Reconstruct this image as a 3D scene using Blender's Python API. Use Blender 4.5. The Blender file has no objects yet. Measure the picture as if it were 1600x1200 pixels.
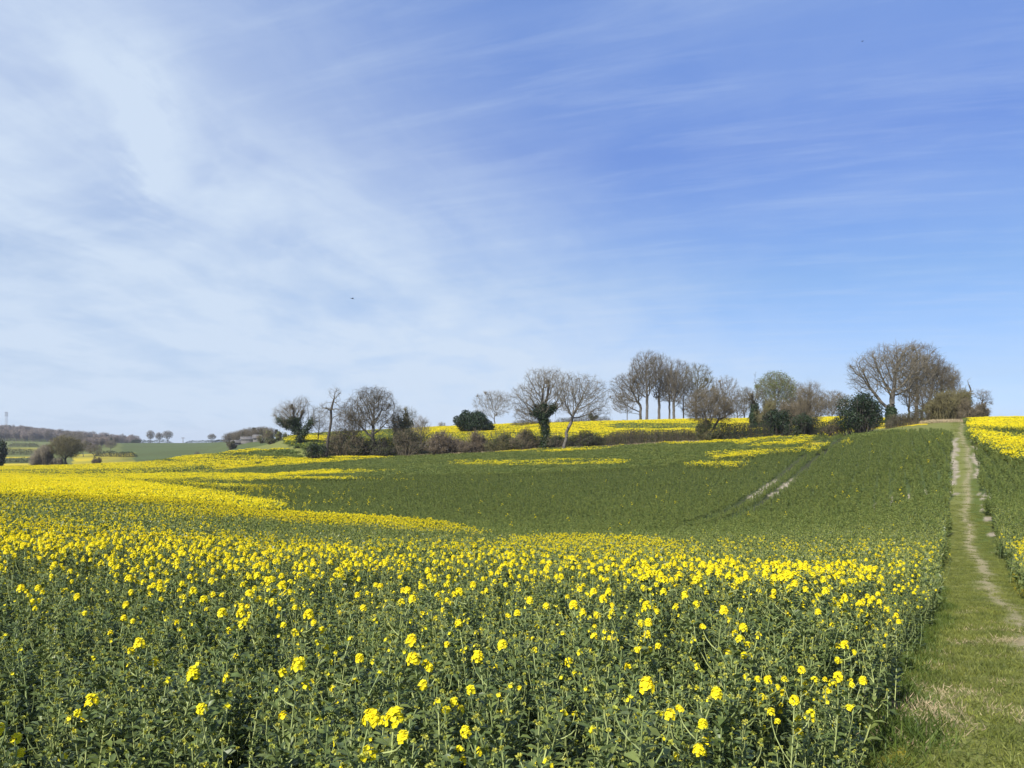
import bpy, math, random
import numpy as np
from mathutils import Vector

# ------------------------------------------------------------------ camera, sky, sun
SC = bpy.context.scene
COL = SC.collection
F, CX, HR = 1204.0, 800.0, 690.0          # focal length in photo pixels, centre column, horizon row
cam_d = bpy.data.cameras.new('camera')
cam = bpy.data.objects.new('camera', cam_d); COL.objects.link(cam)
cam.location = (0, 0, 0)                   # the eye; the ground is 1.65 m below
cam.rotation_euler = (math.pi / 2, 0, 0)
cam_d.sensor_fit = 'HORIZONTAL'; cam_d.sensor_width = 36.0
cam_d.lens = 36.0 * F / 1600.0
cam_d.shift_y = (HR - 600.0) / 1600.0
cam_d.clip_start = 0.05; cam_d.clip_end = 9000
SC.camera = cam
SC.render.engine = 'CYCLES'
SC.view_settings.view_transform = 'Standard'
SC.view_settings.look = 'None'
SC.view_settings.exposure = 0.55
SC.view_settings.gamma = 1.0

SUN_EL, SUN_BACK = math.radians(42), math.radians(57)   # sun at the left, behind the camera
to_sun = Vector((-math.cos(SUN_EL) * math.cos(SUN_BACK), -math.cos(SUN_EL) * math.sin(SUN_BACK), math.sin(SUN_EL)))
sun_d = bpy.data.lights.new('sun', 'SUN')
sun_d.energy = 4.4; sun_d.angle = math.radians(0.6); sun_d.color = (1.0, 0.95, 0.86)
sun = bpy.data.objects.new('sun', sun_d); COL.objects.link(sun)
sun.rotation_euler = to_sun.to_track_quat('Z', 'Y').to_euler()
sun.location = (-60, -30, 60)


class NT:
    """small helper round a node tree"""
    def __init__(s, tree):
        s.t = tree; tree.nodes.clear()
    def n(s, typ, **kw):
        nd = s.t.nodes.new(typ)
        for k, v in kw.items():
            setattr(nd, k, v)
        return nd
    def link(s, a, b):
        s.t.links.new(a, b)
    def put(s, sock, v):
        if isinstance(v, bpy.types.NodeSocket): s.link(v, sock)
        else: sock.default_value = v
    def math(s, op, a, b=0.0, c=None, clamp=False):
        nd = s.n('ShaderNodeMath', operation=op, use_clamp=clamp)
        s.put(nd.inputs[0], a); s.put(nd.inputs[1], b)
        if c is not None: s.put(nd.inputs[2], c)
        return nd.outputs[0]
    def ramp(s, v, a, b, lo=0.0, hi=1.0):
        nd = s.n('ShaderNodeMapRange', interpolation_type='SMOOTHSTEP')
        s.put(nd.inputs['Value'], v); nd.inputs['From Min'].default_value = a; nd.inputs['From Max'].default_value = b
        nd.inputs['To Min'].default_value = lo; nd.inputs['To Max'].default_value = hi
        return nd.outputs[0]
    def mix(s, f, a, b):
        nd = s.n('ShaderNodeMix', data_type='RGBA')
        s.put(nd.inputs[0], f); s.put(nd.inputs[6], a); s.put(nd.inputs[7], b)
        return nd.outputs[2]
    def noise(s, vec, scale, detail=4.0, rough=0.55, dist=0.0):
        nd = s.n('ShaderNodeTexNoise')
        if vec is not None: s.link(vec, nd.inputs['Vector'])
        nd.inputs['Scale'].default_value = scale; nd.inputs['Detail'].default_value = detail
        nd.inputs['Roughness'].default_value = rough; nd.inputs['Distortion'].default_value = dist
        return nd.outputs['Fac']


world = bpy.data.worlds.new('World'); SC.world = world; world.use_nodes = True
w = NT(world.node_tree)
sky = w.n('ShaderNodeTexSky', sky_type='NISHITA', sun_disc=False)
sky.sun_elevation = SUN_EL
sky.sun_rotation = math.atan2(to_sun.x, to_sun.y)
sky.air_density = 1.0; sky.dust_density = 0.6; sky.ozone_density = 2.2; sky.altitude = 100
tc = w.n('ShaderNodeTexCoord'); sep = w.n('ShaderNodeSeparateXYZ'); w.link(tc.outputs['Generated'], sep.inputs[0])
dx, dy, dz = sep.outputs
den = w.math('ADD', w.math('MAXIMUM', dz, 0.0), 0.16)
pl = w.n('ShaderNodeCombineXYZ'); w.link(w.math('DIVIDE', dx, den), pl.inputs[0]); w.link(w.math('DIVIDE', dy, den), pl.inputs[1])
def mapped(rz, sx, sy, loc=(0, 0, 0)):
    m = w.n('ShaderNodeMapping', vector_type='TEXTURE'); w.link(pl.outputs[0], m.inputs['Vector'])
    m.inputs['Rotation'].default_value = (0, 0, rz); m.inputs['Scale'].default_value = (sx, sy, 1); m.inputs['Location'].default_value = loc
    return m.outputs[0]
soft = w.noise(mapped(1.9, 1.5, 1.0, (1.3, 0.4, 0)), 1.5, 6, 0.56, 0.4)          # broad veils
puff = w.noise(mapped(1.2, 1.5, 0.9, (4.1, 2.2, 0)), 3.2, 7, 0.6, 0.3)            # ragged edges
streak = w.noise(mapped(-0.42, 3.2, 0.55, (0.2, 7.0, 0)), 2.4, 8, 0.62, 0.4)        # fine combed cirrus
slant = w.math('ADD', w.math('MULTIPLY_ADD', dz, 1.45, dx), w.math('MULTIPLY_ADD', soft, 0.5, -0.67))
left = w.ramp(slant, 0.26, -0.34)
low = w.ramp(dz, 0.22, 0.0)
m1 = w.math('MULTIPLY_ADD', w.ramp(soft, 0.34, 0.66), 0.46, w.math('MULTIPLY', w.ramp(puff, .30, .70), 0.40))
veil = w.math('MULTIPLY', m1, w.math('MULTIPLY_ADD', left, 0.62, 0.10))
base = w.math('ADD', w.math('MULTIPLY', left, 0.50), w.math('MULTIPLY', low, 0.20))
fine = w.noise(mapped(-0.30, 1.5, 0.22, (3.2, 1.0, 0)), 2.6, 9, 0.66, 0.35)
comb = w.math('MULTIPLY', w.math('ADD', w.math('MULTIPLY', w.ramp(streak, 0.42, 0.80), .42), w.math('MULTIPLY', w.ramp(fine, .42, .78), .75)), w.math('MULTIPLY_ADD', left, -0.13, 0.23))
across = w.math('DIVIDE', dx, w.math('MAXIMUM', dy, .05)); upw = w.math('DIVIDE', dz, w.math('MAXIMUM', dy, .05))
plume = w.math('MULTIPLY', w.ramp(w.math('ABSOLUTE', w.math('ADD', w.math('ADD', across, .462), w.math('MULTIPLY_ADD', puff, .10, -.05))), .075, .0), w.math('MULTIPLY', w.ramp(upw, .26, .33), w.ramp(upw, .56, .42)))
plume = w.math('MULTIPLY', plume, w.math('MULTIPLY_ADD', w.ramp(puff, .3, .65), .26, .06))
mask = w.math('ADD', w.math('ADD', w.math('ADD', veil, plume), base), comb, clamp=True)
mask = w.math('MULTIPLY', mask, 0.95)
hue = w.n('ShaderNodeValToRGB'); w.link(dz, hue.inputs[0]); cr = hue.color_ramp     # spring haze: paler and bluer low down than the model sky
for k, (p_, c_) in enumerate(((0.0, (.52, .72, 1.30)), (0.075, (.54, .62, .88)), (0.195, (.60, .70, .90)), (0.343, (.70, .78, 1.12)), (0.49, (1.16, 1.2, 1.5)))):
    e_ = cr.elements[k] if k < 2 else cr.elements.new(p_)
    e_.position = p_; e_.color = tuple(v / 1.6 for v in c_) + (1,)
gain = w.n('ShaderNodeMix', data_type='RGBA', blend_type='MULTIPLY'); gain.inputs[0].default_value = 1.0
w.link(sky.outputs[0], gain.inputs[6]); w.link(hue.outputs[0], gain.inputs[7])
sc16 = w.n('ShaderNodeVectorMath', operation='SCALE'); w.link(gain.outputs[2], sc16.inputs[0]); sc16.inputs['Scale'].default_value = 1.6
skycol = w.mix(mask, sc16.outputs[0], (4.45, 5.25, 6.35, 1))
bg = w.n('ShaderNodeBackground'); w.link(skycol, bg.inputs[0]); bg.inputs[1].default_value = 0.10
wo = w.n('ShaderNodeOutputWorld'); w.link(bg.outputs[0], wo.inputs[0])

# ------------------------------------------------------------------ mesh helpers
class Geo:
    def __init__(s):
        s.v = []; s.t = []; s.q = []; s.tm = []; s.qm = []; s.n = 0
    def add(s, verts, tris=None, quads=None, mat=0):
        verts = np.asarray(verts, dtype=np.float64).reshape(-1, 3)
        s.v.append(verts)
        if tris is not None and len(tris):
            tris = np.asarray(tris).reshape(-1, 3) + s.n; s.t.append(tris); s.tm.append(np.full(len(tris), mat))
        if quads is not None and len(quads):
            quads = np.asarray(quads).reshape(-1, 4) + s.n; s.q.append(quads); s.qm.append(np.full(len(quads), mat))
        s.n += len(verts)
    def mesh(s, name, mats, smooth=False):
        me = bpy.data.meshes.new(name)
        V = np.concatenate(s.v) if s.v else np.zeros((0, 3))
        T = np.concatenate(s.t) if s.t else np.zeros((0, 3), int)
        Q = np.concatenate(s.q) if s.q else np.zeros((0, 4), int)
        me.vertices.add(len(V)); me.vertices.foreach_set('co', V.astype(np.float32).ravel())
        me.loops.add(T.size + Q.size)
        me.loops.foreach_set('vertex_index', np.concatenate([T.ravel(), Q.ravel()]).astype(np.int32))
        me.polygons.add(len(T) + len(Q))
        starts = np.concatenate([np.arange(len(T)) * 3, T.size + np.arange(len(Q)) * 4]).astype(np.int32)
        me.polygons.foreach_set('loop_start', starts)
        for m in mats: me.materials.append(m)
        mi = np.concatenate([x for x in (s.tm + s.qm)]) if (s.tm or s.qm) else np.zeros(0)
        me.polygons.foreach_set('material_index', mi.astype(np.int32))
        if smooth: me.polygons.foreach_set('use_smooth', np.ones(len(T) + len(Q), dtype=bool))
        me.update(calc_edges=True); me.validate()
        return me

def unit(a):
    return a / np.maximum(np.linalg.norm(a, axis=-1, keepdims=True), 1e-9)

def frames(d):
    d = unit(d)
    ref = np.where(np.abs(d[:, 2:3]) > 0.9, np.array([[1.0, 0, 0]]), np.array([[0, 0, 1.0]]))
    a = unit(np.cross(ref, d)); b = np.cross(d, a)
    return a, b

def tubes(g, p0, p1, r0, r1, sides=4, mat=0):
    p0 = np.asarray(p0, float).reshape(-1, 3); p1 = np.asarray(p1, float).reshape(-1, 3); n = len(p0)
    if n == 0: return
    r0 = np.broadcast_to(np.asarray(r0, float), (n,)); r1 = np.broadcast_to(np.asarray(r1, float), (n,))
    a, b = frames(p1 - p0)
    ang = np.arange(sides) * 2 * math.pi / sides
    ring = np.cos(ang)[None, :, None] * a[:, None, :] + np.sin(ang)[None, :, None] * b[:, None, :]
    v = np.concatenate([p0[:, None] + ring * r0[:, None, None], p1[:, None] + ring * r1[:, None, None]], 1)
    i = np.arange(sides); j = (i + 1) % sides
    q = np.stack([i, j, j + sides, i + sides], 1)
    g.add(v.reshape(-1, 3), quads=(q[None] + (np.arange(n) * 2 * sides)[:, None, None]).reshape(-1, 4), mat=mat)

def cones(g, p0, p1, r0, mat=0):
    """three-sided spikes: the finest twigs"""
    p0 = np.asarray(p0, float).reshape(-1, 3); n = len(p0)
    if n == 0: return
    a, b = frames(p1 - p0); r0 = np.broadcast_to(np.asarray(r0, float), (n,))[:, None]
    v = np.stack([p0 + a * r0, p0 + (-.5 * a + .866 * b) * r0, p0 + (-.5 * a - .866 * b) * r0, p1], 1)
    t = np.array([[0, 1, 3], [1, 2, 3], [2, 0, 3]])
    g.add(v.reshape(-1, 3), tris=(t[None] + (np.arange(n) * 4)[:, None, None]).reshape(-1, 3), mat=mat)

def leafs(g, c, axis, nrm, ln, wd, mat=0):
    """kite-shaped faces, one per leaf or petal: c = base point"""
    axis = unit(axis); side = unit(np.cross(axis, nrm)); n = len(c)
    if n == 0: return
    ln = np.broadcast_to(np.asarray(ln, float), (n,))[:, None]; wd = np.broadcast_to(np.asarray(wd, float), (n,))[:, None]
    mid = c + axis * ln * .5
    v = np.stack([c, mid - side * wd * .5, c + axis * ln, mid + side * wd * .5], 1)
    g.add(v.reshape(-1, 3), quads=(np.arange(4)[None] + (np.arange(n) * 4)[:, None]), mat=mat)

def rdir(r, n, up=0.0):
    d = unit(r.normal(size=(n, 3))); d[:, 2] += up
    return unit(d)

def link(name, data, parent=None, loc=None):
    o = bpy.data.objects.new(name, data); COL.objects.link(o)
    if parent is not None: o.parent = parent
    if loc is not None: o.location = loc
    return o

def tag(o, label=None, cat=None, group=None, kind=None):
    if label: o['label'] = label
    if cat: o['category'] = cat
    if group: o['group'] = group
    if kind: o['kind'] = kind
    return o

# ------------------------------------------------------------------ materials
def mat(name, col, rough=0.7, var=0.25, scale=6.0, transl=0.0, rnd=0.0, col2=None, spec=0.3, hue=0.03):
    """procedural: two tones by noise, a little brightness change per copy, and light through leaves"""
    m = bpy.data.materials.new(name); m.use_nodes = True; t = NT(m.node_tree)
    tcn = t.n('ShaderNodeTexCoord')
    nz = t.noise(tcn.outputs['Object'], scale, 3.0, 0.6)
    c2 = col2 if col2 else tuple(min(1, c * (1 + var)) for c in col)
    c1 = col if col2 else tuple(c * (1 - var) for c in col)
    c = t.mix(t.ramp(nz, 0.35, 0.65), (*c1, 1), (*c2, 1))
    if rnd:
        oi = t.n('ShaderNodeObjectInfo'); hs = t.n('ShaderNodeHueSaturation')
        t.link(t.math('MULTIPLY_ADD', oi.outputs['Random'], 2 * rnd, 1 - rnd), hs.inputs['Value'])
        t.link(t.math('MULTIPLY_ADD', oi.outputs['Random'], -hue, 0.5 + hue / 2), hs.inputs['Hue'])
        t.link(c, hs.inputs['Color']); c = hs.outputs[0]
    p = t.n('ShaderNodeBsdfPrincipled'); t.link(c, p.inputs['Base Color']); p.inputs['Roughness'].default_value = rough
    p.inputs['Specular IOR Level'].default_value = spec
    out = t.n('ShaderNodeOutputMaterial'); sh = p.outputs[0]
    if transl:
        tr = t.n('ShaderNodeBsdfTranslucent'); t.link(c, tr.inputs['Color'])
        mx = t.n('ShaderNodeMixShader'); mx.inputs[0].default_value = transl
        t.link(sh, mx.inputs[1]); t.link(tr.outputs[0], mx.inputs[2]); sh = mx.outputs[0]
    t.link(sh, out.inputs[0])
    return m

M = {
    'petal': mat('rape_petal', (0.86, 0.73, 0.012), 0.6, 0.05, 40, 0.25, 0.05, hue=0.008),
    'bud': mat('rape_bud', (0.44, 0.45, 0.07), 0.6, 0.2, 60, 0.1, 0.15),
    'rleaf': mat('rape_leaf', (0.120, 0.160, 0.044), 0.42, 0.32, 9, 0.25, 0.3, spec=0.45),
    'rstem': mat('rape_stem', (0.28, 0.33, 0.12), 0.5, 0.2, 14, 0.0, 0.2),
    'rfar': mat('rape_leaf_far', (0.141, 0.177, 0.037), 0.6, 0.22, 3, 0.22, 0.2),
    'rfar_pale': mat('rape_leaf_far_pale', (0.148, 0.188, 0.044), 0.6, 0.22, 3, 0.22, 0.2),
    'bark': mat('grey_bark', (0.12, 0.108, 0.09), 0.9, 0.3, 3),
    'bark_dark': mat('dark_bark', (0.06, 0.052, 0.042), 0.9, 0.3, 3),
    'bark_pale': mat('pale_bark', (0.26, 0.235, 0.20), 0.9, 0.25, 3),
    'twig': mat('grey_brown_twig', (0.116, 0.097, 0.063), 0.85, 0.25, 1.2),
    'twig_pale': mat('pale_grey_twig', (0.158, 0.138, 0.098), 0.85, 0.25, 1.2),
    'twig_red': mat('reddish_twig', (0.110, 0.086, 0.056), 0.85, 0.25, 1.2),
    'twig_olive': mat('olive_twig', (0.115, 0.102, 0.046), 0.85, 0.25, 1.2),
    'twig_tan': mat('tan_twig', (0.130, 0.107, 0.066), 0.85, 0.25, 1.2),
    'ivy': mat('ivy_leaf', (0.022, 0.040, 0.011), 0.5, 0.4, 2.5, 0.1),
    'holly': mat('holly_leaf', (0.017, 0.032, 0.010), 0.5, 0.4, 1.6, 0.05, spec=0.3),
    'scrub': mat('bramble_leaf', (0.056, 0.064, 0.022), 0.6, 0.5, 1.5, 0.15),
    'spring': mat('spring_leaf', (0.14, 0.17, 0.04), 0.6, 0.3, 1.5, 0.25),
    'blossom': mat('blackthorn_blossom', (0.34, 0.30, 0.265), 0.7, 0.2, 1.5, 0.2),
    'grass': mat('grass_blade', (0.155, 0.178, 0.036), 0.55, 0.3, 8, 0.25, 0.3),
    'lush': mat('long_grass', (0.085, 0.125, 0.022), 0.55, 0.3, 8, 0.25, 0.25),
    'dry': mat('dry_grass', (0.42, 0.34, 0.20), 0.7, 0.25, 4, 0.2, 0.2),
    'wood_far': mat('far_wood_twig', (0.175, 0.145, 0.12), 0.9, 0.3, 0.05, 0, 0.35),
    'pine': mat('pine_needle', (0.03, 0.045, 0.022), 0.7, 0.3, 0.5, 0, 0.2),
    'steel': mat('galvanised_steel', (0.36, 0.37, 0.38), 0.5, 0.1, 1),
    'pole': mat('pole_wood', (0.12, 0.09, 0.07), 0.85, 0.2, 2),
    'slate': mat('grey_roof', (0.11, 0.105, 0.10), 0.7, 0.2, 0.6),
    'wallw': mat('pale_wall', (0.16, 0.15, 0.14), 0.8, 0.1, 0.5),
    'walld': mat('dark_boards', (0.06, 0.06, 0.07), 0.8, 0.2, 0.5),
    'brick': mat('red_brick', (0.28, 0.15, 0.11), 0.85, 0.2, 2),
    'feather': mat('dark_feather', (0.02, 0.02, 0.025), 0.7, 0.2, 20),
    'glass': mat('dark_pane', (0.02, 0.025, 0.03), 0.1, 0.1, 1),
}

# ------------------------------------------------------------------ terrain: a chalk valley
def pchip(x, y, xi):
    x = np.asarray(x, float); y = np.asarray(y, float)
    h = np.diff(x); d = np.diff(y) / h; m = np.zeros_like(y)
    for k in range(1, len(x) - 1):
        if d[k - 1] * d[k] > 0:
            w1 = 2 * h[k] + h[k - 1]; w2 = h[k] + 2 * h[k - 1]
            m[k] = (w1 + w2) / (w1 / d[k - 1] + w2 / d[k])
    m[0], m[-1] = d[0], d[-1]
    xi = np.clip(xi, x[0], x[-1]); k = np.clip(np.searchsorted(x, xi) - 1, 0, len(x) - 2)
    s = (xi - x[k]) / h[k]
    return ((1 + 2 * s) * (1 - s) ** 2 * y[k] + s * (1 - s) ** 2 * h[k] * m[k] + s * s * (3 - 2 * s) * y[k + 1] + s * s * (s - 1) * h[k] * m[k + 1])

PROF = {   # ground height (eye = 0) along bearings, one list of (distance, height) each
    0: [(0, -1.65), (5, -1.93), (8, -2.1), (12, -2.4), (18, -2.75), (30, -3.3), (50, -4.1), (80, -5.2), (120, -6.2), (200, -8.0), (270, -9.4), (330, -12), (400, -11.4), (700, -6), (1000, 0), (1300, 8), (1600, 16), (2000, 14), (5000, -30)],
    200: [(0, -1.65), (5, -1.95), (8, -2.15), (12, -2.45), (18, -2.9), (30, -3.6), (50, -4.4), (70, -5.0), (100, -5.8), (150, -6.9), (200, -7.6), (270, -8.1), (330, -10), (420, -9.3), (600, -6), (900, -1.6), (1200, -7), (1600, -12), (5000, -60)],
    300: [(0, -1.65), (5, -1.97), (8, -2.2), (12, -2.5), (18, -3.0), (30, -3.75), (50, -4.6), (70, -5.2), (100, -5.8), (150, -6.3), (190, -6.1), (235, -5.0), (300, -6.5), (450, -8), (600, -5), (850, -1.6), (1100, -2.5), (5000, -40)],
    400: [(0, -1.65), (5, -2.0), (8, -2.25), (12, -2.6), (18, -3.2), (30, -4.1), (50, -5.1), (75, -5.7), (100, -5.9), (140, -5.4), (170, -4.2), (205, -2.2), (230, -2.2), (330, -1.2), (420, 0.2), (700, 1.0), (1000, 0), (5000, -40)],
    480: [(0, -1.65), (5, -2.0), (8, -2.27), (12, -2.65), (18, -3.3), (30, -4.3), (55, -5.5), (75, -5.9), (100, -5.7), (130, -4.4), (150, -2.7), (170, -0.6), (230, 1.3), (300, 2.0), (600, 0), (5000, -40)],
    580: [(0, -1.65), (5, -2.0), (8, -2.3), (14, -2.85), (25, -3.9), (40, -4.95), (55, -5.8), (75, -6.2), (100, -5.4), (150, -3.1), (165, -1.8), (200, 1.2), (235, 2.6), (280, 2.8), (600, 0), (5000, -40)],
    900: [(0, -1.65), (5, -1.98), (8, -2.3), (12, -2.8), (20, -3.7), (30, -4.7), (50, -6.3), (65, -6.7), (80, -6.4), (100, -4.9), (135, -1.5), (150, -0.5), (180, 1.8), (220, 4.6), (250, 5.3), (300, 5.0), (450, 2), (5000, -40)],
    1100: [(0, -1.65), (5, -1.95), (8, -2.3), (12, -2.85), (20, -3.75), (30, -4.65), (48, -5.9), (62, -6.3), (80, -5.8), (100, -3.7), (128, -0.35), (150, 1.2), (180, 3.2), (215, 5.4), (240, 5.8), (300, 5.3), (450, 2), (5000, -40)],
    1200: [(0, -1.65), (4, -1.8), (8, -2.3), (12, -2.9), (20, -3.8), (30, -4.6), (45, -5.6), (60, -5.9), (80, -5.1), (100, -2.7), (125, 0.2), (150, 1.9), (180, 3.8), (215, 5.6), (240, 6.0), (300, 5.5), (450, 2), (5000, -40)],
    1340: [(0, -1.65), (4, -1.77), (8, -2.3), (12, -2.9), (20, -3.8), (30, -4.5), (45, -5.0), (60, -4.6), (80, -2.7), (100, -0.6), (120, 1.2), (150, 3.1), (190, 5.1), (215, 5.9), (240, 6.1), (300, 5.5), (450, 2), (5000, -40)],
    1490: [(0, -1.65), (4, -1.75), (8, -2.3), (12, -2.9), (20, -3.8), (30, -4.25), (40, -4.1), (50, -3.4), (60, -2.2), (70, -0.8), (85, 0.55), (115, 2.8), (132, 3.5), (160, 3.9), (220, 4.0), (400, 1), (900, -10), (5000, -60)],
}
_cols = sorted(PROF)
_us = np.array([-2.6] + [(c - CX) / F for c in _cols] + [1.3, 2.6])
_YS = np.concatenate([[0], np.geomspace(1.5, 5000, 420)])
_TAB = []
for c in [_cols[0]] + _cols + [_cols[-1], _cols[-1]]:
    a = np.array(PROF[c]); _TAB.append(pchip(np.log(a[:, 0] + 3), a[:, 1], np.log(_YS + 3)))
_TAB = np.array(_TAB)                                        # bearing x distance
_UF = np.linspace(-2.6, 2.6, 700)
_FINE = np.stack([pchip(_us, _TAB[:, k], _UF) for k in range(len(_YS))], 1)

def ground(X, Y):
    X = np.asarray(X, float); Y = np.asarray(Y, float)
    u = np.clip(X / np.maximum(Y, 6.0), -2.59, 2.59); yy = np.clip(Y, 0, 4999)
    fi = (u + 2.6) / 5.2 * 699; i = np.clip(fi.astype(int), 0, 698); fi = fi - i
    k = np.clip(np.searchsorted(_YS, yy) - 1, 0, len(_YS) - 2); fk = (yy - _YS[k]) / (_YS[k + 1] - _YS[k])
    z = (_FINE[i, k] * (1 - fi) * (1 - fk) + _FINE[i + 1, k] * fi * (1 - fk) + _FINE[i, k + 1] * (1 - fi) * fk + _FINE[i + 1, k + 1] * fi * fk)
    z = z + np.where(Y < 0, 0.04 * Y, 0)
    z = z + 0.05 * np.sin(X * 0.31 + 1.3 * np.sin(Y * 0.17)) * np.minimum(1, np.maximum(Y, 0) / 15) + 0.02 * np.sin(X * 1.9 + Y * 0.7)
    return z

def spot(px, Y):
    X = (px - CX) / F * Y
    return X, Y, float(ground(X, Y))

def spot_row(px, row, y0=95, y1=400):
    """the place on this bearing whose ground shows at the given height in the photograph"""
    ys = np.linspace(y0, y1, 500); zz = ground((px - CX) / F * ys, ys)
    rr = HR - F * zz / ys
    k = int(np.argmin(np.abs(rr - row)))
    return spot(px, ys[k])

def path_left(Y): return 0.576 * Y - 0.35 + 0.10 * np.sin(Y * 0.55) + 0.05 * np.sin(Y * 1.7)
def path_right(Y): return path_left(Y * 1.0) + 1.95 + 0.08 * np.sin(Y * 0.8 + 2)

_HB = np.array([(-700, 268), (0, 268), (200, 268), (300, 236), (380, 205), (440, 168), (475, 141), (580, 148), (700, 144), (900, 134.5), (1000, 131), (1100, 127), (1200, 124), (1300, 119), (1340, 116), (1400, 106), (1470, 92), (1496, 85), (2600, 85)], float)
def hedge_y(px): return np.interp(px, _HB[:, 0], _HB[:, 1])

_TR = np.array([(1331, 130), (1328, 121), (1222, 79.5), (1175, 66), (1100, 52.5), (1020, 44)], float)      # right wheel track of the tramline (bearing, distance)
_TRW = np.stack([(_TR[:, 0] - CX) / F * _TR[:, 1], _TR[:, 1]], 1)
def seg_dist(X, Y, P):
    best = np.full(np.shape(X), 1e9); par = np.zeros(np.shape(X))
    for i in range(len(P) - 1):
        a, b = P[i], P[i + 1]; ab = b - a
        t = np.clip(((X - a[0]) * ab[0] + (Y - a[1]) * ab[1]) / (ab @ ab), 0, 1)
        d = np.hypot(X - a[0] - t * ab[0], Y - a[1] - t * ab[1])
        par = np.where(d < best, i + t, par); best = np.minimum(best, d)
    return best, par
def smooth_line(P, n=60):
    t = np.arange(len(P)); ti = np.linspace(0, len(P) - 1, n)
    return np.stack([pchip(t, P[:, 0], ti), pchip(t, P[:, 1], ti)], 1)
TRACK_R = smooth_line(_TRW)
_d = unit(np.gradient(TRACK_R, axis=0)); TRACK_L = TRACK_R + np.stack([_d[:, 1], -_d[:, 0]], 1) * 2.0
if TRACK_L[10, 0] > TRACK_R[10, 0]: TRACK_L = 2 * TRACK_R - TRACK_L

def vnoise(X, Y, s, seed=0):
    """smooth value noise in world metres, 0..1"""
    r = np.random.default_rng(seed); g = r.random((64, 64))
    x = X / s; y = Y / s; xi = np.floor(x).astype(int); yi = np.floor(y).astype(int); fx = x - xi; fy = y - yi
    fx = fx * fx * (3 - 2 * fx); fy = fy * fy * (3 - 2 * fy)
    a = g[xi % 64, yi % 64]; b = g[(xi + 1) % 64, yi % 64]; c = g[xi % 64, (yi + 1) % 64]; d = g[(xi + 1) % 64, (yi + 1) % 64]
    return (a * (1 - fx) + b * fx) * (1 - fy) + (c * (1 - fx) + d * fx) * fy
def fnoise(X, Y, s, seed=0):
    return 0.55 * vnoise(X, Y, s, seed) + 0.28 * vnoise(X, Y, s / 2.1, seed + 1) + 0.17 * vnoise(X, Y, s / 4.3, seed + 2)

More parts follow.
